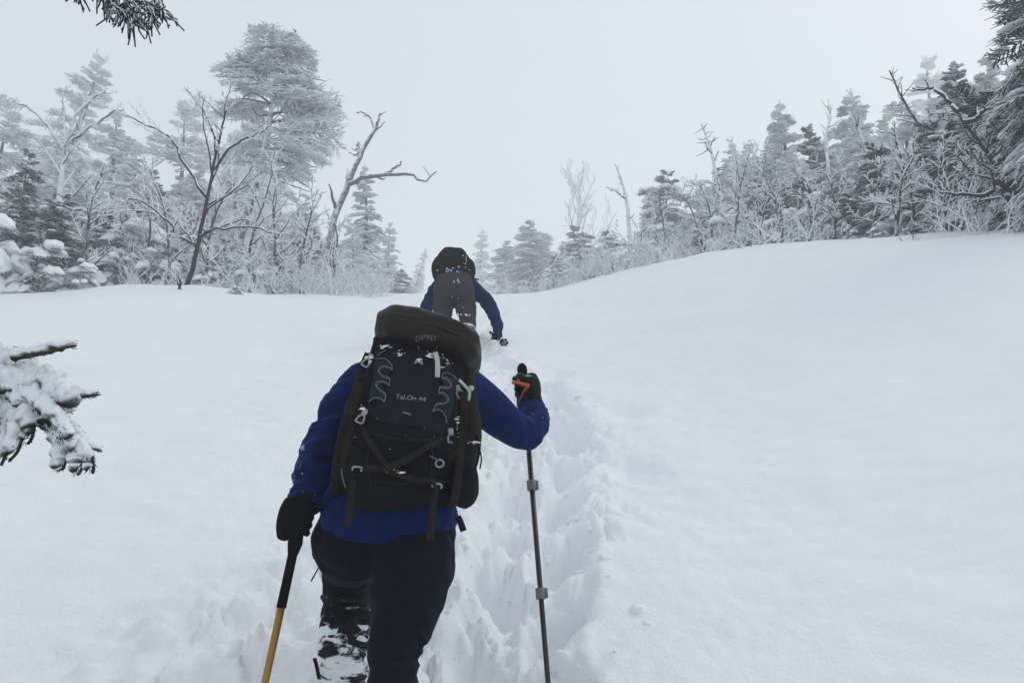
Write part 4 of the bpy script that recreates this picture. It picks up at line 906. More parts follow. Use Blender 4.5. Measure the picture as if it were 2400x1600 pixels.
def PK(r, u, n): return Pb + Rx * r + Ux * u + Nx * n
def rows_px(lst, d0):
    """(py, xl, xr, depth, proud): outline rows of a bag seen from behind -> loft rows and a front-surface function"""
    out = []
    for py, xl, xr, dep, proud in lst:
        n0 = (proud - dep / 2) * .8; a, b_ = ruN(xl, py, n0), ruN(xr, py, n0); rc, uc, w = (a[0] + b_[0]) / 2, (a[1] + b_[1]) / 2, (b_[0] - a[0]) / 2
        out.append((rc, uc, w, dep, proud))
    return np.array(out)
def bag(lst, p=3.2, m=30, sides=44, caps=3):
    r = rows_px(lst, 0)
    L = [[*PK(q[0], q[1], q[4] - q[3] / 2), q[2], q[3] / 2] for q in r]
    return loft(L, Rx, m, sides, p, caps), r
bag_rows = [(800, 872, 1096, .15, -.02), (850, 864, 1092, .20, -.004), (920, 848, 1085, .225, .0), (1000, 824, 1072, .235, .008), (1050, 808, 1068, .235, .010), (1085, 800, 1064, .225, .006), (1122, 806, 1052, .19, -.006), (1150, 828, 1034, .14, -.028)]
(bv, bt), br = bag(bag_rows)
def surf(r, u, p=3.2, lift=0.0):
    """how proud of the pack plane the bag's face is at (r, u)"""
    o = np.argsort(br[:, 1]); f = lambda k: np.interp(u, br[o, 1], br[o, k])
    rc, w, dep, pr = f(0), f(2), f(3), f(4); s = np.clip(np.abs(r - rc) / w, 0, .97)
    return pr - dep / 2 + dep / 2 * (1 - s ** p) ** (1 / p) + lift
pack = thing('backpack', PK(0, 0, -.1), 'large black pack with brown lid, wave stitching and lettering on its panel', 'backpack')
bv, bt = wrinkle(bv, bt, .007, (9, 9, 15), 31)
main = obj('main_bag', (bv, bt), PACK, pack)
def patch(outline_px, name, m, lift, parent=pack, grid=26, edge=.012, puff=.0):
    """sewn-on panel: outline given as seen from behind; follows the bag face with a rolled edge"""
    pts = np.array([ru(*q) for q in outline_px]); pts = spline(np.concatenate([pts, pts[:1]]), 72)[:-1]
    c_ = pts.mean(0); rings = []
    for s, h in ((1.0, -.010), (1.0, lift * .55), (.985, lift * .9), (.95, lift), (.8, lift + puff * .5), (.55, lift + puff), (.28, lift + puff), (.02, lift + puff)):
        q = c_ + (pts - c_) * s; rings.append(np.array([PK(a, b_, surf(a, b_) + h) for a, b_ in q]))
    V = np.concatenate(rings); k = len(pts); n = len(rings)
    i, j = np.meshgrid(np.arange(n - 1), np.arange(k), indexing='ij'); a = i * k + j; b_ = i * k + (j + 1) % k; c2 = b_ + k; d = a + k
    T = np.stack([np.stack([a, c2, b_], -1), np.stack([a, d, c2], -1)], -2).reshape(-1, 3)
    return obj(name, wrinkle(V, T, .003, (14, 14, 14), 33), m, parent)
zp = lambda x, y: (840 + x / 5.228, 700 + y / 5.228)          # enlarged photo detail -> photo pixels
front = patch([zp(330, 655), zp(560, 640), zp(800, 670), zp(1000, 720), zp(1150, 780), zp(1195, 930), zp(1150, 1250), zp(1095, 1530), zp(1000, 1640), zp(750, 1600), zp(450, 1570), zp(200, 1500), zp(130, 1330), zp(170, 1050), zp(210, 760)], 'front_panel', PANEL, .007, puff=.006)
patch([zp(215, 760), zp(330, 790), zp(415, 860), zp(420, 920), zp(300, 868), zp(260, 915), zp(310, 985), zp(388, 1020), zp(385, 1110), zp(270, 1060), zp(232, 1105), zp(290, 1175), zp(340, 1225), zp(330, 1315), zp(220, 1272), zp(140, 1310), zp(160, 1150), zp(190, 950)], 'side_inset', PANEL2, .0185, front)
patch([zp(1190, 940), zp(1100, 922), zp(1045, 945), zp(1035, 1000), zp(1120, 1005), zp(1135, 1060), zp(1080, 1090), zp(1015, 1105), zp(992, 1190), zp(1085, 1200), zp(1095, 1250), zp(1035, 1300), zp(975, 1325), zp(925, 1415), zp(1025, 1405), zp(1070, 1470), zp(1110, 1400), zp(1160, 1200)], 'side_inset', PANEL2, .0185, front)
def stitch(pts, name, r=.0013, lift=.0205, m=THREAD, parent=front):
    q = np.array([ru(*zp(*p)) for p in pts]); q = spline(q, 8 * len(pts))
    P = np.array([PK(a, b_, surf(a, b_) + lift) for a, b_ in q]); return obj(name, MB().add(*tube(P, r, 5)), m, parent)
wl_pts = [[(215, 745), (340, 775), (415, 850), (425, 920)], [(425, 920), (390, 880), (300, 858), (250, 905), (300, 980), (390, 1015), (392, 1120)], [(392, 1120), (350, 1070), (260, 1050), (225, 1100), (280, 1170), (345, 1222), (335, 1325)], [(335, 1325), (290, 1275), (210, 1265), (140, 1310)]]
wr_pts = [[(1205, 935), (1100, 915), (1042, 940), (1028, 1005)], [(1028, 1005), (1062, 983), (1120, 1000), (1140, 1060), (1085, 1095), (1010, 1103), (988, 1200)], [(988, 1200), (1030, 1168), (1090, 1195), (1100, 1250), (1040, 1300), (970, 1320), (918, 1425)], [(918, 1425), (965, 1392), (1030, 1400), (1072, 1465), (1078, 1520)]]
for seg in wl_pts: stitch(seg, 'wave_stitching')
for seg in wr_pts: stitch(seg, 'wave_stitching')
for seg in wl_pts[1:3]: stitch([(x + 14, y + 18) for x, y in seg[1:6]], 'wave_stitching', .0009)
for seg in wr_pts[1:3]: stitch([(x - 14, y + 16) for x, y in seg[1:6]], 'wave_stitching', .0009)
stitch([(235, 715), (280, 685), (340, 662)], 'wave_stitching')
# lettering
def words(txt, name, px, py, width_px, m, lift, parent, arc=0.0, stretch=1.0, face=None, bold=0.0):
    cu = bpy.data.curves.new('tmp', 'FONT'); cu.body = txt; cu.align_x = 'CENTER'; cu.resolution_u = 3; cu.offset = bold
    to = bpy.data.objects.new('tmp', cu); C.objects.link(to); dg = bpy.context.evaluated_depsgraph_get(); dg.update()
    me = bpy.data.meshes.new_from_object(to.evaluated_get(dg)); bpy.data.objects.remove(to)
    me.calc_loop_triangles(); v = np.array([q.co for q in me.vertices]); t = np.array([q.vertices for q in me.loop_triangles]); bpy.data.meshes.remove(me)
    a, b_ = ru(px - width_px / 2, py), ru(px + width_px / 2, py); wid = math.hypot(b_[0] - a[0], b_[1] - a[1]); c_ = ru(px, py)
    s = wid / (v[:, 0].max() - v[:, 0].min()); x = v[:, 0] * s; y = (v[:, 1] - .35) * s * stretch + arc * x * x
    out = np.array([PK(c_[0] + i, c_[1] + j, (face or surf)(c_[0] + i, c_[1] + j) + lift) for i, j in zip(x, y)])
    o = obj(name, (out, t), m, parent); tag(o, 'lettering reading ' + txt); return o
TW = words('TaLOn 44', 'lettering', *zp(655, 1262), 70, PRINT, .0185, front, 0, 1.0)
# lid: a sagging bolster across the pack top, loft along its own axis
LA, LB = ru(898, 768), ru(1106, 815)
lax = unit(np.array([LB[0] - LA[0], LB[1] - LA[1]])); lpx = [(906, 772, .052, .085), (925, 774, .058, .100), (960, 782, .059, .108), (1000, 793, .057, .110), (1050, 807, .055, .108), (1085, 816, .052, .098), (1100, 820, .045, .085)]
lr = np.array([(*ruN(x, y, -.06), hh, dd) for x, y, hh, dd in lpx])
lv, lt = loft([[*PK(q[0], q[1], -.092), q[2], q[3]] for q in lr], Ux, 30, 44, 2.9)
rr_ = (lv - Pb) @ Rx; uu_ = (lv - Pb) @ Ux
n_ = normals(lv, lt); q = np.stack([rr_ * 5, uu_ * 26 + rr_ * 9, (lv @ Nx) * 9], -1)
cr_ = (.5 - np.abs(noise3(q + .6 * np.stack([noise3(lv * 9, 2), noise3(lv * 9, 3), noise3(lv * 9, 4)], -1), 51))) * .022 + .003 * noise3(lv * 30, 52)
lv = lv + n_ * cr_[:, None]
def lsurf(r, u, p=2.9):
    c_ = np.interp(r, lr[:, 0], lr[:, 1]); hh = np.interp(r, lr[:, 0], lr[:, 2]); dd = np.interp(r, lr[:, 0], lr[:, 3]); s = np.clip(np.abs(u - c_) / hh, 0, .97)
    return -.092 + dd * (1 - s ** p) ** (1 / p)
lid = obj('lid', (lv, lt), LID, pack)
P = np.array([PK(a, b_, lsurf(a, b_) + .008) for a, b_ in spline([ru(*zp(*q)) for q in ((260, 230), (450, 215), (650, 280), (900, 370), (1200, 470), (1390, 505))], 30)])
P = P - Nx * .003
obj('zip_seam', MB().add(*tube(P, .0028, 6)), LID, lid)
_lq = np.stack([(lv - Pb) @ Rx, (lv - Pb) @ Ux, (lv - Pb) @ Nx], 1); _lq = _lq[_lq[:, 2] > -.09]
def lface(r, u):
    d2 = (_lq[:, 0] - r) ** 2 + (_lq[:, 1] - u) ** 2; return _lq[np.argsort(d2)[:5], 2].max()
words('OSPREY', 'lettering', *zp(838, 520), 50, LOGO, .0022, lid, -5.0, 1.0, lface)
P = np.array([PK(a, b_, lface(a, b_) + .0025) for a, b_ in spline([ru(*zp(*q)) for q in ((715, 570), (760, 612), (840, 635), (920, 632), (962, 605))], 16)])
obj('logo_swoosh', MB().add(*ribbon(P, Ux * .0016, .0006)), LOGO, lid)
for pts in ([(836, 1005), (900, 1028), (980, 1036), (1060, 1020)], [(808, 1100), (880, 1118), (960, 1124), (1050, 1108)], [(870, 1030), (862, 1080), (866, 1140)], [(1012, 1034), (1012, 1090), (1000, 1150)]):
    q = spline([ru(*s) for s in pts], 20); obj('seam', MB().add(*tube([PK(a, b_, surf(a, b_) + .0045) for a, b_ in q], .0016, 5)), PANEL2, main)
# wings and side pockets behind the bag
wing = lambda rows, p=2.6: loft([[*PK(*ruN(x, y, n * .7), n), a, b_] for x, y, n, a, b_ in rows], Rx, 20, 26, p)
v, t = wrinkle(*wing([(872, 835, -.13, .026, .06), (856, 900, -.14, .036, .075), (832, 985, -.14, .042, .08), (816, 1060, -.15, .040, .075), (798, 1120, -.155, .030, .06), (788, 1138, -.155, .018, .04)]), .005, (14, 14, 14), 35); obj('side_pocket', (v, t), POCKET, pack)
v, t = wrinkle(*wing([(1086, 860, -.14, .024, .06), (1092, 930, -.15, .032, .075), (1094, 1000, -.15, .036, .08), (1086, 1060, -.16, .034, .075), (1075, 1110, -.165, .03, .07)]), .005, (14, 14, 14), 36); obj('side_pocket', (v, t), POCKET, pack)
v, t = wrinkle(*loft([[*PK(*ruN(x, y, -.12), -.18), .034, .035] for x, y in ((785, 1122), (840, 1130), (930, 1132), (1020, 1138), (1050, 1141))], Ux, 16, 24, 2.4), .003, (14, 14, 14), 37); obj('hip_belt', (v, t), PACK, pack)
v, t = remesh([loft([[*PK(*ruN(1086, 1082, -.1), -.10), .020, .030], [*PK(*ruN(1089, 1100, -.1), -.10), .032, .042], [*PK(*ruN(1089, 1150, -.1), -.10), .036, .045], [*PK(*ruN(1080, 1172, -.1), -.10), .026, .036]], Rx, 14, 30, 3.0)], .005, 3); v, t = wrinkle(v, t, .002, (20, 20, 20), 38)
pouch = obj('hip_pouch', (v, t), PACK, pack)
P = [PK(*ru(x, y), -.07) for x, y in ((1060, 1098), (1085, 1090), (1112, 1100))]; obj('zip', MB().add(*tube(spline(P, 8), .0022, 6)), WEB, pouch)
# shoulder straps over the wearer's shoulders
for s, sx in ((-1, 905), (1, 1062)):
    a = PK(*ru(sx, 850), -.2); P = spline([a, at(sx - s * 2, 858, 2.46), at(sx + s * 4, 868, 2.56), at(sx + s * 4, 960, 2.60), at(sx + s * 10, 1060, 2.50), PK(*ruN(sx + s * 2, 1090, -.2), -.2)], 26)
    obj('shoulder_strap', MB().add(*ribbon(P, np.array([.028, 0, 0]), .008)), PACK, pack)
# webbing straps
def web(pts, half=.010, name='strap', m=WEB, lift=.012, parent=pack, side=None, thick=.0018, mm=24, fn=surf):
    q = spline([[*ru(x, y), l] for x, y, l in [(p[0], p[1], p[2] if len(p) > 2 else None or lift) for p in pts]], mm)
    P = np.array([PK(a, b_, max(fn(a, b_), -.05) + l) for a, b_, l in q]); T = frames(P); W = unit_rows(np.cross(T, np.broadcast_to(Nx, T.shape))) * half
    return obj(name, MB().add(*ribbon(P, W, thick)), m, parent)
z6 = lambda x, y: (740 + x / 4.61, 960 + y / 4.61)
web([z6(525, 260), z6(575, 350), z6(650, 460), z6(740, 590), z6(770, 620)], .0085)
web([z6(1370, 320), z6(1250, 410), z6(1080, 520), z6(900, 600), z6(740, 640), z6(620, 640), z6(500, 620)], .0095, lift=.016)
web([z6(800, 650), z6(900, 690), z6(1030, 735), z6(1150, 745), z6(1240, 735), z6(1300, 745)], .0085, lift=.015)
web([z6(390, 660), z6(380, 800), z6(350, 960), z6(345, 1080), z6(335, 1205)], .0085, lift=.020)
web([z6(1290, 780), z6(1270, 900), z6(1250, 1040), z6(1235, 1200), z6(1220, 1370)], .0090, lift=.020)
web([(842, 892), (838, 930), (822, 975)], .012, lift=.03); web([(862, 825), (845, 850), (842, 885)], .009, lift=.03)
web([z6(1595, 0), z6(1585, 250), z6(1560, 520), z6(1530, 800), z6(1490, 1020)], .0095, lift=.045); web([(1086, 915), (1088, 960), (1085, 1010)], .010, lift=.045)
web([z6(1480, 240), z6(1505, 320), z6(1490, 420), z6(1450, 500)], .0075, lift=.03)
web([z6(420, 60), z6(380, 230), z6(320, 400), z6(280, 560)], .012, lift=.01)
web([zp(770, 670), zp(762, 760), zp(755, 860)], .0068, lift=.022, name='lid_strap')
web([zp(950, 700), zp(975, 820), zp(975, 1000)], .0065, lift=.024, m=TAB, name='pale_tab')
P = spline([at(1073, 1210, 2.16), at(1080, 1225, 2.12), at(1086, 1243, 2.10)], 6); obj('strap_end', MB().add(*ribbon(P, np.array([.008, 0, .003]), .002)), WEB, pack)
for pts in ([(1117, 985), (1118, 1030), (1110, 1075)], [(1112, 985), (1125, 1035), (1122, 1065)], [(1112, 1050), (1098, 1090)], [(1108, 1060), (1111, 1092)]):
    q = np.array([PK(*ru(*p), -.09) for p in pts]); obj('cord', MB().add(*tube(spline(q, 8), .0022, 5)), RUBBER, pack)
# buckles
def buckle(px, py, ang, lift, w=.0092, h=.018, m=SILVER, parent=pack):
    r_, u_ = ru(px, py); c_ = PK(r_, u_, max(surf(r_, u_), -.05) + lift); a = math.radians(ang); X = Rx * math.cos(a) + Ux * math.sin(a); Yv = Ux * math.cos(a) - Rx * math.sin(a)
    P = [c_ + X * w * i + Yv * h * j for i, j in ((-1, -1), (1, -1), (.85, -.1), (.45, .15), (.5, 1), (-.5, 1), (-.45, .15), (-.85, -.1), (-1, -1))]
    o = obj('buckle', MB().add(*tube(spline(P, 40), .0024, 6)), m, parent)
    obj('clip', MB().add(*box(c_ + Yv * h * .55, (w * 1.1, .007, h * .9), (X, np.cross(Yv, X), Yv), .002)), m, o); return o
buckle(863, 848, -22, .035); buckle(852, 984, -20, .022); buckle(1056, 1012, 14, .022); buckle(1074, 905, 30, .022)
def hook(px, py, lift, w=.011):
    r_, u_ = ru(px, py); P = [PK(r_ + w * i, u_ + w * j, surf(r_, u_) + lift) for i, j in ((-1, -.4), (-.9, .4), (.9, .4), (1, -.5))]; obj('webbing_hook', MB().add(*tube(spline(P, 12), .0026, 6)), SILVER, pack)
hook(837, 1098, .026); hook(1022, 1128, .026); hook(*zp(752, 850), .03, .008)
r_, u_ = ru(*z6(1335, 560)); P = [PK(r_ + .010 * math.cos(a), u_ + .010 * math.sin(a), surf(r_, u_) + .012) for a in np.linspace(.1, math.pi * 2 + .1, 20)]
obj('gear_ring', MB().add(*tube(P, .0022, 6)), SILVER, pack); stitch([((740 - 840) * 5.228 + 1230 / 4.61 * 5.228, (960 - 700) * 5.228 + 505 / 4.61 * 5.228), ((740 - 840 + 1330 / 4.61) * 5.228, (260 + 535 / 4.61) * 5.228)], 'gear_loop', .0014, .010, THREAD, pack)
r_, u_ = ru(1096, 905); hose = obj('clip_hook', MB().add(*tube(spline([PK(r_ - .026, u_ + .02, -.005), PK(r_ - .010, u_ + .008, -.012), PK(r_ + .004, u_ - .004, -.022), PK(r_ + .004, u_ - .026, -.03)], 14), .0042, 8)).add(*blob(PK(r_ + .008, u_ + .006, -.02), (.008, .008, .008), 2)), TAB, pack)
stitch([(555, 1448), (600, 1455), (655, 1472)], 'reflective_tag', .0025, .017, THREAD, front)
stitch([((740 - 840 + 265 / 4.61) * 5.228, (260 + 480 / 4.61) * 5.228), ((740 - 840 + 240 / 4.61) * 5.228, (260 + 600 / 4.61) * 5.228), ((740 - 840 + 275 / 4.61) * 5.228, (260 + 745 / 4.61) * 5.228)], 'reflective_piping', .0022, .006, THREAD, pack)
# snow caught on the pack
mS = MB(); r = np.random.default_rng(12)
def dust(px, py, n, spx, spy, size, lift, fn=surf):
    for k in range(int(n * 1.6)):
        a, b_ = ru(px + r.normal(0, spx * .8), py + r.normal(0, spy)); s = size * (.15 + .75 * r.random() ** 3)
        mS.add(*blob(PK(a, b_, max(fn(a, b_), -.06) + lift), (s * r.uniform(.8, 2.2), s * r.uniform(.6, 1.2), s * .6), 2, .95, 1.6, k))
dust(888, 795, 5, 3, 4, .007, .012, lsurf); dust(905, 812, 8, 9, 4, .004, .012); dust(868, 842, 8, 6, 6, .006, .035); dust(1008, 838, 10, 6, 4, .0045, .016); dust(1040, 850, 14, 12, 8, .0025, .015)
dust(935, 832, 10, 10, 4, .003, .012); dust(853, 975, 6, 4, 8, .005, .025); dust(1071, 980, 10, 3, 12, .0055, .03); dust(1105, 1008, 9, 9, 3, .006, -.02); dust(985, 858, 4, 3, 3, .005, .03)
dust(930, 1000, 14, 90, 90, .001, .012); dust(940, 1108, 12, 12, 2, .0035, .016); dust(918, 1102, 8, 8, 2, .0035, .016)
o = obj('snow', mS, SNOW, pack); o['kind'] = 'stuff'
# ------------------------------------------------------------------ the climber ahead
JACKET2 = mat('navy_shell', (0.009, 0.019, 0.085), 0.9, 0.2, 14, 0.2, 60, 0.07)
TROUSER2 = mat('grey_trousers', (0.044, 0.041, 0.047), 0.9, 0.2, 12, 0.25, 80, 0.07)
PACK2 = mat('black_brown_pack', (0.0105, 0.0090, 0.0083), 0.9, 0.4, 12, 0.3, 60, 0.07)
Y0 = 7.8
h2 = at(1063, 690, Y0); p2 = thing('person', (h2[0], Y0, gz(h2[0], Y0)), 'person in grey trousers and navy jacket scrambling up the slope on hands and feet', 'person')
pel2 = [(1064, 655, Y0 + .12, .185, .13), (1064, 680, Y0 + .02, .20, .16), (1063, 692, Y0, .17, .13)]
lg1 = [(1043, 695, Y0 + .02, .115), (1038, 725, Y0 + .02, .100), (1035, 757, Y0, .085), (1035, 780, Y0 - .02, .085), (1037, 830, Y0 - .1, .075), (1037, 880, Y0 - .15, .065)]
lg2 = [(1086, 697, Y0 + .02, .115), (1093, 727, Y0 + .02, .100), (1096, 757, Y0, .085), (1094, 778, Y0 - .03, .082), (1094, 830, Y0 - .12, .072), (1094, 880, Y0 - .18, .065)]
v, t = remesh([limb(pel2, 12), limb(lg1, 16), limb(lg2, 16), blob(at(1042, 683, Y0 - .06), (.12, .12, .12)), blob(at(1086, 684, Y0 - .06), (.12, .12, .12))], .016, 5)
v, t = wrinkle(v, t, .018, (7, 7, 10), 61); obj('trousers', (v, t), TROUSER2, p2)
tor2 = [(1063, 664, Y0 + .10, .205, .15), (1064, 648, Y0 + .22, .20, .15), (1066, 640, Y0 + .42, .21, .15), (1068, 640, Y0 + .56, .15, .11), (1068, 640, Y0 + .62, .07, .07)]
ar2 = [(1098, 668, Y0 + .48, .085), (1125, 690, Y0 + .46, .080), (1150, 720, Y0 + .44, .070), (1163, 750, Y0 + .46, .064), (1167, 785, Y0 + .5, .056)]
al2 = [(1030, 668, Y0 + .48, .085), (1012, 700, Y0 + .46, .080), (1000, 728, Y0 + .44, .070), (1000, 760, Y0 + .46, .062), (1003, 795, Y0 + .5, .054)]
v, t = remesh([limb(tor2, 18), limb(ar2, 18), limb(al2, 18)], .016, 4)
v, t = wrinkle(v, t, .020, (9, 9, 10), 63); obj('jacket', (v, t), JACKET2, p2)
def open_hand(w, parent):
    ps = [loft([[*w, .034, .034], [*(w + np.array([0, .05, -.04])), .042, .022], [*(w + np.array([0, .10, -.05])), .045, .018]], (1, 0, 0), 10)]
    for i in range(4):
        a = w + np.array([-.033 + .022 * i, .10, -.05]); ps.append(loft([[*a, .012, .012], [*(a + np.array([0, .04, -.012])), .011, .011], [*(a + np.array([0, (.06, .07, .066, .05)[i], -.045])), .009, .009]], (1, 0, 0), 8, 10))
    sgn = 1; a = w + np.array([-.04, .05, -.04]); ps.append(loft([[*a, .014, .014], [*(a + np.array([-.025, .03, -.01])), .012, .012], [*(a + np.array([-.03, .06, -.03])), .010, .010]], (1, 0, 0), 8, 10))
    return obj('glove', remesh(ps, .006, 2), GLOVE, parent)
hw = at(1160, 790, Y0 + .5); open_hand(hw + np.array([0, -.04, .01]), p2); open_hand(at(1003, 800, Y0 + .5), p2)
for px in (1036, 1094):
    v, t = remesh([limb([(px, 772, Y0 - .03, .088), (px, 800, Y0 - .08, .09), (px, 850, Y0 - .15, .08)], 10)], .012, 2); v, t = wrinkle(v, t, .015, (12, 12, 16), 65); obj('gaiter', (v, t), GAITER, p2)
    a = at(px, 890, Y0 - .17); obj('boot', remesh([loft([[*(a + np.array([0, -.07, 0])), .05, .05], [*(a + np.array([0, .05, 0])), .052, .05], [*(a + np.array([0, .2, -.02])), .04, .03]], (1, 0, 0), 10)], .01, 3), RUBBER, p2)
hd = at(1069, 668, Y0 + .80)
obj('body', remesh([limb(shr(tor2), 14), limb(shr(ar2), 12), limb(shr(al2), 12), limb(shr(pel2), 10), limb(shr(lg1), 12), limb(shr(lg2), 12), loft([[*at(1068, 642, Y0 + .58), .06, .06], [*hd, .065, .07]], (1, 0, 0), 6),
     loft([[*(hd + np.array([0, -.03, -.09])), .05, .06], [*hd, .075, .095], [*(hd + np.array([0, -.02, .09])), .05, .07]], (1, 0, 0), 12), blob(hd + np.array([0, .10, -.02]), (.014, .022, .022), 2), blob(hd + np.array([-.078, 0, -.01]), (.01, .02, .03), 2), blob(hd + np.array([.078, 0, -.01]), (.01, .02, .03), 2), blob(hd + np.array([0, .09, -.06]), (.026, .012, .008), 2)], .016, 4), SKIN, p2)
for s in (-1, 1): obj('eye', blob(hd + np.array([s * .032, .088, .008]), (.011, .009, .008), 2), HAIR, p2)
obj('knit_hat', remesh([loft([[*(hd + np.array([0, -.02, .02])), .085, .105], [*(hd + np.array([0, -.02, .07])), .075, .09], [*(hd + np.array([0, -.02, .11])), .03, .04]], (1, 0, 0), 10)], .01, 3), RUBBER, p2)
mS = MB()
for px, py, n, sx, sy, sz in ((1066, 659, 7, 6, 3, .007), (1085, 738, 7, 7, 1.5, .008), (1095, 768, 8, 7, 5, .009), (1060, 700, 4, 14, 18, .004)):
    for k in range(n):
        a = at(px + r.normal(0, sx), py + r.normal(0, sy), Y0 - .13); mS.add(*blob(a, (sz * 1.3, sz * 2.2, sz * .7), 1, .4, 2, k))
o = obj('snow', mS, SNOW, p2); o['kind'] = 'stuff'
# its pack
c_ = at(1062, 632, Y0 + .28); k2 = thing('backpack', c_ - np.array([0, 0, .1]), 'lumpy black pack on the bent back of the climber ahead', 'backpack')
v, t = remesh([loft([[*at(1062, 656, Y0 + .10), .15, .10], [*at(1062, 640, Y0 + .14), .185, .14], [*at(1062, 622, Y0 + .26), .175, .16], [*at(1062, 606, Y0 + .42), .13, .13]], (1, 0, 0), 18, 36, 2.6)], .014, 3)
v, t = wrinkle(v, t, .032, (7, 7, 8), 71); mb2 = obj('main_bag', (v, t), PACK2, k2)
for px, s in ((1030, -1), (1096, 1)):
    v, t = remesh([loft([[*at(px + s * 3, 648, Y0 + .16), .05, .08], [*at(px + s * 5, 630, Y0 + .2), .062, .10], [*at(px, 615, Y0 + .28), .045, .08]], (1, 0, 0), 10)], .012, 3); obj('side_pocket', wrinkle(v, t, .012, (9, 9, 9), 73 + s), PACK2, k2)
v, t = remesh([loft([[*at(1042, 602, Y0 + .40), .05, .06], [*at(1062, 598, Y0 + .42), .08, .08], [*at(1078, 602, Y0 + .42), .05, .06]], (0, 1, 0), 10)], .012, 3); obj('lid', wrinkle(v, t, .012, (9, 9, 9), 77), PACK2, k2)
for pts in ([(1034, 600), (1034, 625), (1040, 650)], [(1090, 605), (1095, 630), (1090, 655)]):
    obj('strap', MB().add(*tube(spline([at(x, y, Y0 + .03) for x, y in pts], 8), .006, 5)), WEB, k2)
for pts in ([(1108, 652), (1122, 656)], [(1022, 653), (1030, 662)], [(1018, 628), (1030, 624)]):
    obj('strap', MB().add(*tube([at(x, y, Y0 + .05) for x, y in pts], .008, 5)), RUBBER, k2)
mS = MB()
for k in range(14): mS.add(*blob(at(1062 + r.normal(0, 18), 634 + r.normal(0, 3), Y0 - .01), (.012 * r.uniform(.4, 1.3), .02, .005), 1, .5, 2, k))
for k in range(12): mS.add(*blob(at(1090 + r.normal(0, 5), 610 + r.normal(0, 8), Y0 + .06), (.008 * r.uniform(.4, 1.3), .02, .005), 1, .5, 2, k))
o = obj('snow', mS, SNOW, k2); o['kind'] = 'stuff'
# its pole lies in the snow, basket end towards the valley
bk = at(1181, 803, Y0 + .02); tp = at(1168, 793, Y0 + .42); d = unit(bk - tp)
k3 = thing('trekking_pole', bk, 'trekking pole held flat so its flower shaped basket faces downhill', 'pole')
obj('shaft', MB().add(*tube([tp - d * .62, bk + d * .05], .008, 8)), BLACK_TUBE, k3)
X = unit(np.cross(d, (0, 0, 1))); Yv = np.cross(X, d); mbk = MB()
for k in range(6):
    a = k * math.pi / 3; e = bk + (X * math.cos(a) + Yv * math.sin(a)) * .042; mbk.add(*loft([[*(bk + (e - bk) * .45), .012, .006], [*((bk + e) / 2), .014, .006], [*e, .016, .006]], np.cross(d, e - bk), 6, 10))
ko = obj('basket', mbk, RUBBER, k3); obj('hub', MB().add(*loft([[*(bk - d * .008), .016, .016], [*(bk + d * .012), .014, .014]], X, 5, 14)), GREY_PLASTIC, ko)
obj('grip', MB().add(*loft([[*(tp - d * .70), .016, .016], [*(tp - d * .55), .015, .015]], X, 6, 12)), FOAM, k3)

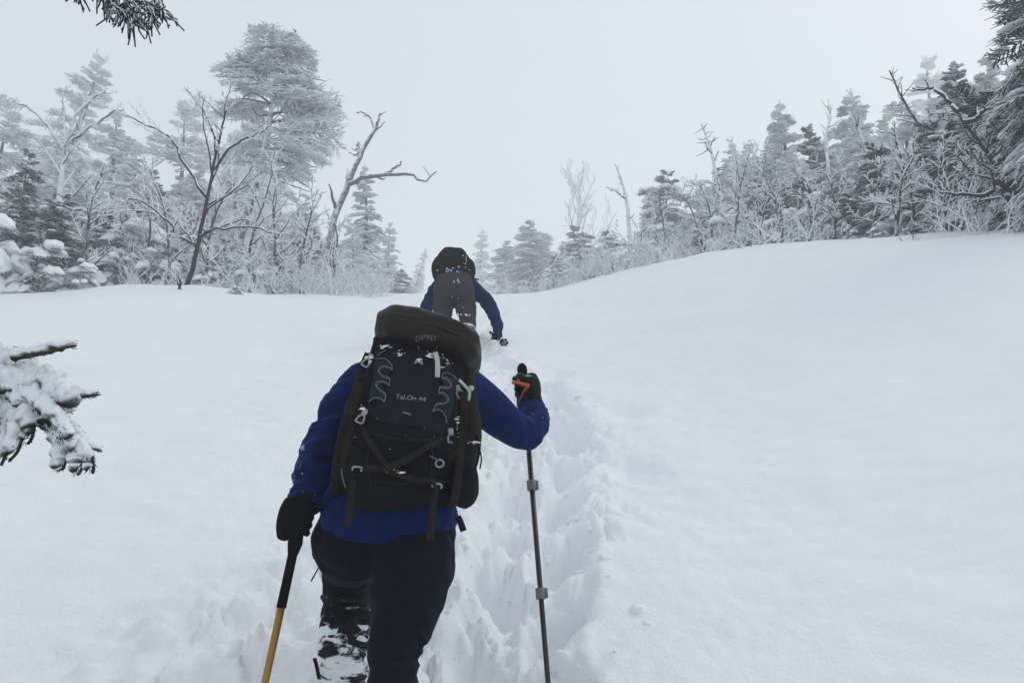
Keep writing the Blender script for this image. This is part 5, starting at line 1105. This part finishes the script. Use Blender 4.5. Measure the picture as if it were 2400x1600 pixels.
# ------------------------------------------------------------------ the fir beside the camera: two boughs reach into view
def near_fir():
    b = np.array([-1.95, 1.75, gz(-1.95, 1.75) - .1]); r = np.random.default_rng(17)
    root = thing('fir_tree', b, 'frosted fir beside the trail with icy boughs reaching over the snow', 'tree')
    tk = MB().add(*tube(spline([b, b + np.array([.05, 0, 1.2]), b + np.array([0, .05, 2.6]), b + np.array([.05, .05, 3.8])], 16), np.linspace(.09, .03, 16), 12)); obj('trunk', tk, BARK, root)
    RIMEW = mat('thick_rime', (0.028, 0.038, 0.030), 0.85, 0.4, 30, 0.7, 120, 0.2, snow=(-.46, .40, .5, 22))
    RIMET = mat('thin_rime', (0.022, 0.024, 0.023), 0.85, 0.4, 30, 0.5, 120, 0.2, snow=(.12, .4, .6, 60))
    def crust(pts, rad, m, sides=12, amp=.35, seed=0):
        amp = amp * .8
        P = spline(pts, m); R = spline(np.asarray(rad, float)[:, None], m)[:, 0]; v, t = tube(P, R, sides)
        c_ = np.concatenate([np.repeat(P, sides, 0), P[:1], P[-1:]]); rr = np.concatenate([np.repeat(R, sides), R[:1], R[-1:]])
        return v + unit_rows(v - c_ + 1e-9) * (rr * amp * (noise3(v * 90, seed) + .7 * noise3(v * 220, seed + 1)))[:, None], t
    def needles(P, R, n, length=.012, rad=.0009):
        i = r.integers(0, len(P) - 1, n); T = frames(P)[i]; a = r.uniform(0, 6.28, n)
        A = unit_rows(np.cross(T, np.array([0, .3, 1.0]))); B = np.cross(T, A); d = A * np.cos(a)[:, None] + B * np.sin(a)[:, None]
        s = P[i] + d * R[i][:, None] * .7; e = s + (d * .8 + T * .8) * length * r.uniform(.6, 1.3, n)[:, None]
        return tubes(np.stack([s, e], 1), np.stack([np.full(n, rad), np.full(n, rad * .5)], 1), 3)
    # the low bough: px, py, depth
    Yn = 1.42
    A = lambda x, y, d=0.0: at(x, y, Yn + d)
    st = b + np.array([.05, 0, .95])
    wood, ice, nd = MB(), MB(), MB()
    wood.add(*tube(spline([st, A(-260, 850, .2), A(-90, 880, .05), A(40, 880), A(120, 905)], 20), np.linspace(.03, .012, 20), 8))
    arms = [([(-120, 905, 0), (-20, 892, 0), (60, 890, 0), (120, 900, 0), (170, 935, -.02)], (.030, .028, .028, .026, .020)), ([(60, 905, 0), (110, 950, -.03), (140, 985, -.03), (165, 1020, -.03)], (.020, .016, .013, .010)),
            ([(-60, 880, .05), (0, 845, .04), (40, 848, .04), (75, 865, .03)], (.026, .028, .026, .020)), ([(-60, 940, .0), (0, 920, .02), (60, 915, .05)], (.024, .024, .024)),
            ([(-300, 852, .21), (-200, 866, .13), (-110, 892, .03)], (.012, .020, .029)), ([(120, 905, .0), (150, 930, .02), (160, 965, .03)], (.024, .021, .014))]
    for i, (p, R) in enumerate(arms): ice.add(*crust([A(*q) for q in p], R, 40, 18, .42, 3 * i))
    fingers = [([(15, 925), (10, 985), (0, 1040), (-15, 1075)], .017), ([(40, 925), (42, 975), (28, 1035), (5, 1065)], .016), ([(60, 930), (64, 975), (58, 1010), (48, 1025)], .0165), ([(-20, 930), (-25, 1000), (-35, 1040)], .017),
               ([(135, 1010), (140, 1050), (133, 1080), (128, 1085)], .0150), ([(165, 1025), (175, 1060), (176, 1085), (168, 1098)], .0130), ([(185, 1035), (200, 1060), (204, 1080), (203, 1094)], .0125),
               ([(85, 940), (90, 965), (100, 985)], .016), ([(150, 985), (178, 1012), (190, 1035)], .012), ([(100, 985), (125, 1005), (145, 1020)], .012), ([(30, 900), (55, 935), (62, 960)], .018)]
    for i, (p, R) in enumerate(fingers):
        pts = [A(x, y, r.normal(0, .012)) for x, y in p]; ice.add(*crust(pts, [R, R * .95, R * .8, R * .45][:len(pts)] if len(pts) == 4 else [R, R * .9, R * .6], 26, 12, .45, 40 + i))
        P = spline(pts, 26) + np.array([.004, .004, -.006]); nd.add(*needles(P, np.linspace(R, R * .5, 26), 90, .006))
        nd.add(*tube(P + np.array([.5, 0, -.3]) * R, .003, 5))
    for p, R in (([(30, 838, 0), (90, 828, -.02), (140, 815, -.03), (178, 808, -.03)], .0085), ([(-10, 850, .03), (20, 832, .03), (43, 820, .03)], .008), ([(170, 930, 0), (205, 927, 0), (233, 923, 0)], .0065), ([(165, 1030, 0), (200, 1045, 0), (238, 1056, 0)], .0055)):
        pts = [A(*q) for q in p]; P = spline(pts, 20); ice.add(*crust([q + np.array([0, 0, R * .7]) for q in pts], [R * 1.25] * (len(pts) - 1) + [R * .6], 24, 9, .5, int(p[0][0]) + 200)); wood.add(*tube(P, np.linspace(R * .75, R * .45, 20), 8)); nd.add(*needles(P, np.full(20, R * .6), 40, .007))
    for i, (p, R) in enumerate(arms):
        P = spline([A(*q) for q in p], 30); nd.add(*needles(P + np.array([0, -.01, -.012]), np.full(30, np.mean(R) * .95), 90, .005))
    # the high bough, thin and dark against the sky
    Yh = 2.25; H = lambda x, y, d=0.0: at(x, y - 30, Yh + d); th = MB()
    s2 = b + np.array([0.05, .05, 2.75])
    main = spline([s2, H(-200, -330, .0), H(60, -160, 0), H(200, -50, 0), H(300, 5, 0)], 24); wood2 = MB().add(*tube(main, np.linspace(.028, .009, 24), 8))
    subs = [[(215, -45), (235, 20), (268, 40), (300, 62)], [(230, -20), (255, 30), (285, 55), (310, 62), (318, 85)], [(260, -20), (285, 20), (300, 45), (325, 68), (338, 95)], [(300, 5), (330, 20), (352, 45), (366, 65)], [(300, 0), (345, -10), (372, 30), (380, 50), (395, 65)],
            [(320, -30), (358, -15), (368, 20), (370, 50)], [(215, -10), (245, 25), (265, 55)], [(270, 20), (300, 30), (330, 38), (360, 55)], [(250, 0), (275, 35), (290, 60), (306, 95)], [(310, 10), (335, 35), (350, 60), (362, 85)], [(180, -40), (185, 0), (178, 8)]]
    for p in subs:
        z = r.normal(0, .05); pts = [H(x, y, z) for x, y in p]; P = spline(pts, 18); th.add(*tube(P, np.linspace(.0050, .003, 18), 6))
        for k in range(26):
            i = r.integers(3, 17); d = unit(unit(P[min(i + 1, 17)] - P[i - 1]) + r.normal(0, .55, 3) + np.array([0, 0, -.35])); L = r.uniform(.025, .065)
            q = P[i]; th.add(*tube(spline([q, q + d * L * .5, q + d * L + r.normal(0, .012, 3) + np.array([0, 0, -.012])], 6), np.linspace(.0034, .0024, 6), 5))
    o = obj('branch', wood, BARK, root); o['kind'] = 'stuff'
    obj('branch', wood2, BARK, root)
    o = obj('rime', ice, RIMEW, root); o['kind'] = 'stuff'; o = obj('needles', nd, mat('near_needles', (0.020, 0.028, 0.020), .8, .4, 60), root); o['kind'] = 'stuff'
    o = obj('twigs', th, RIMET, root); o['kind'] = 'stuff'
near_fir()

# ------------------------------------------------------------------ the fog
v, t = box((0, 50, 15), (310, 250, 92))
hz = obj('haze', (v, t)); hm = bpy.data.materials.new('haze'); hm.use_nodes = True
n, l = hm.node_tree.nodes, hm.node_tree.links; n.clear()
pv = n.new('ShaderNodeVolumePrincipled'); pv.inputs['Color'].default_value = (0.97, 0.98, 1.0, 1); pv.inputs['Density'].default_value = 0.0056; pv.inputs['Anisotropy'].default_value = 0.2
ho = n.new('ShaderNodeOutputMaterial'); l.new(pv.outputs[0], ho.inputs['Volume'])
hz.data.materials.append(hm); tag(hz, 'even pale winter fog filling the whole slope', 'fog', kind='stuff')
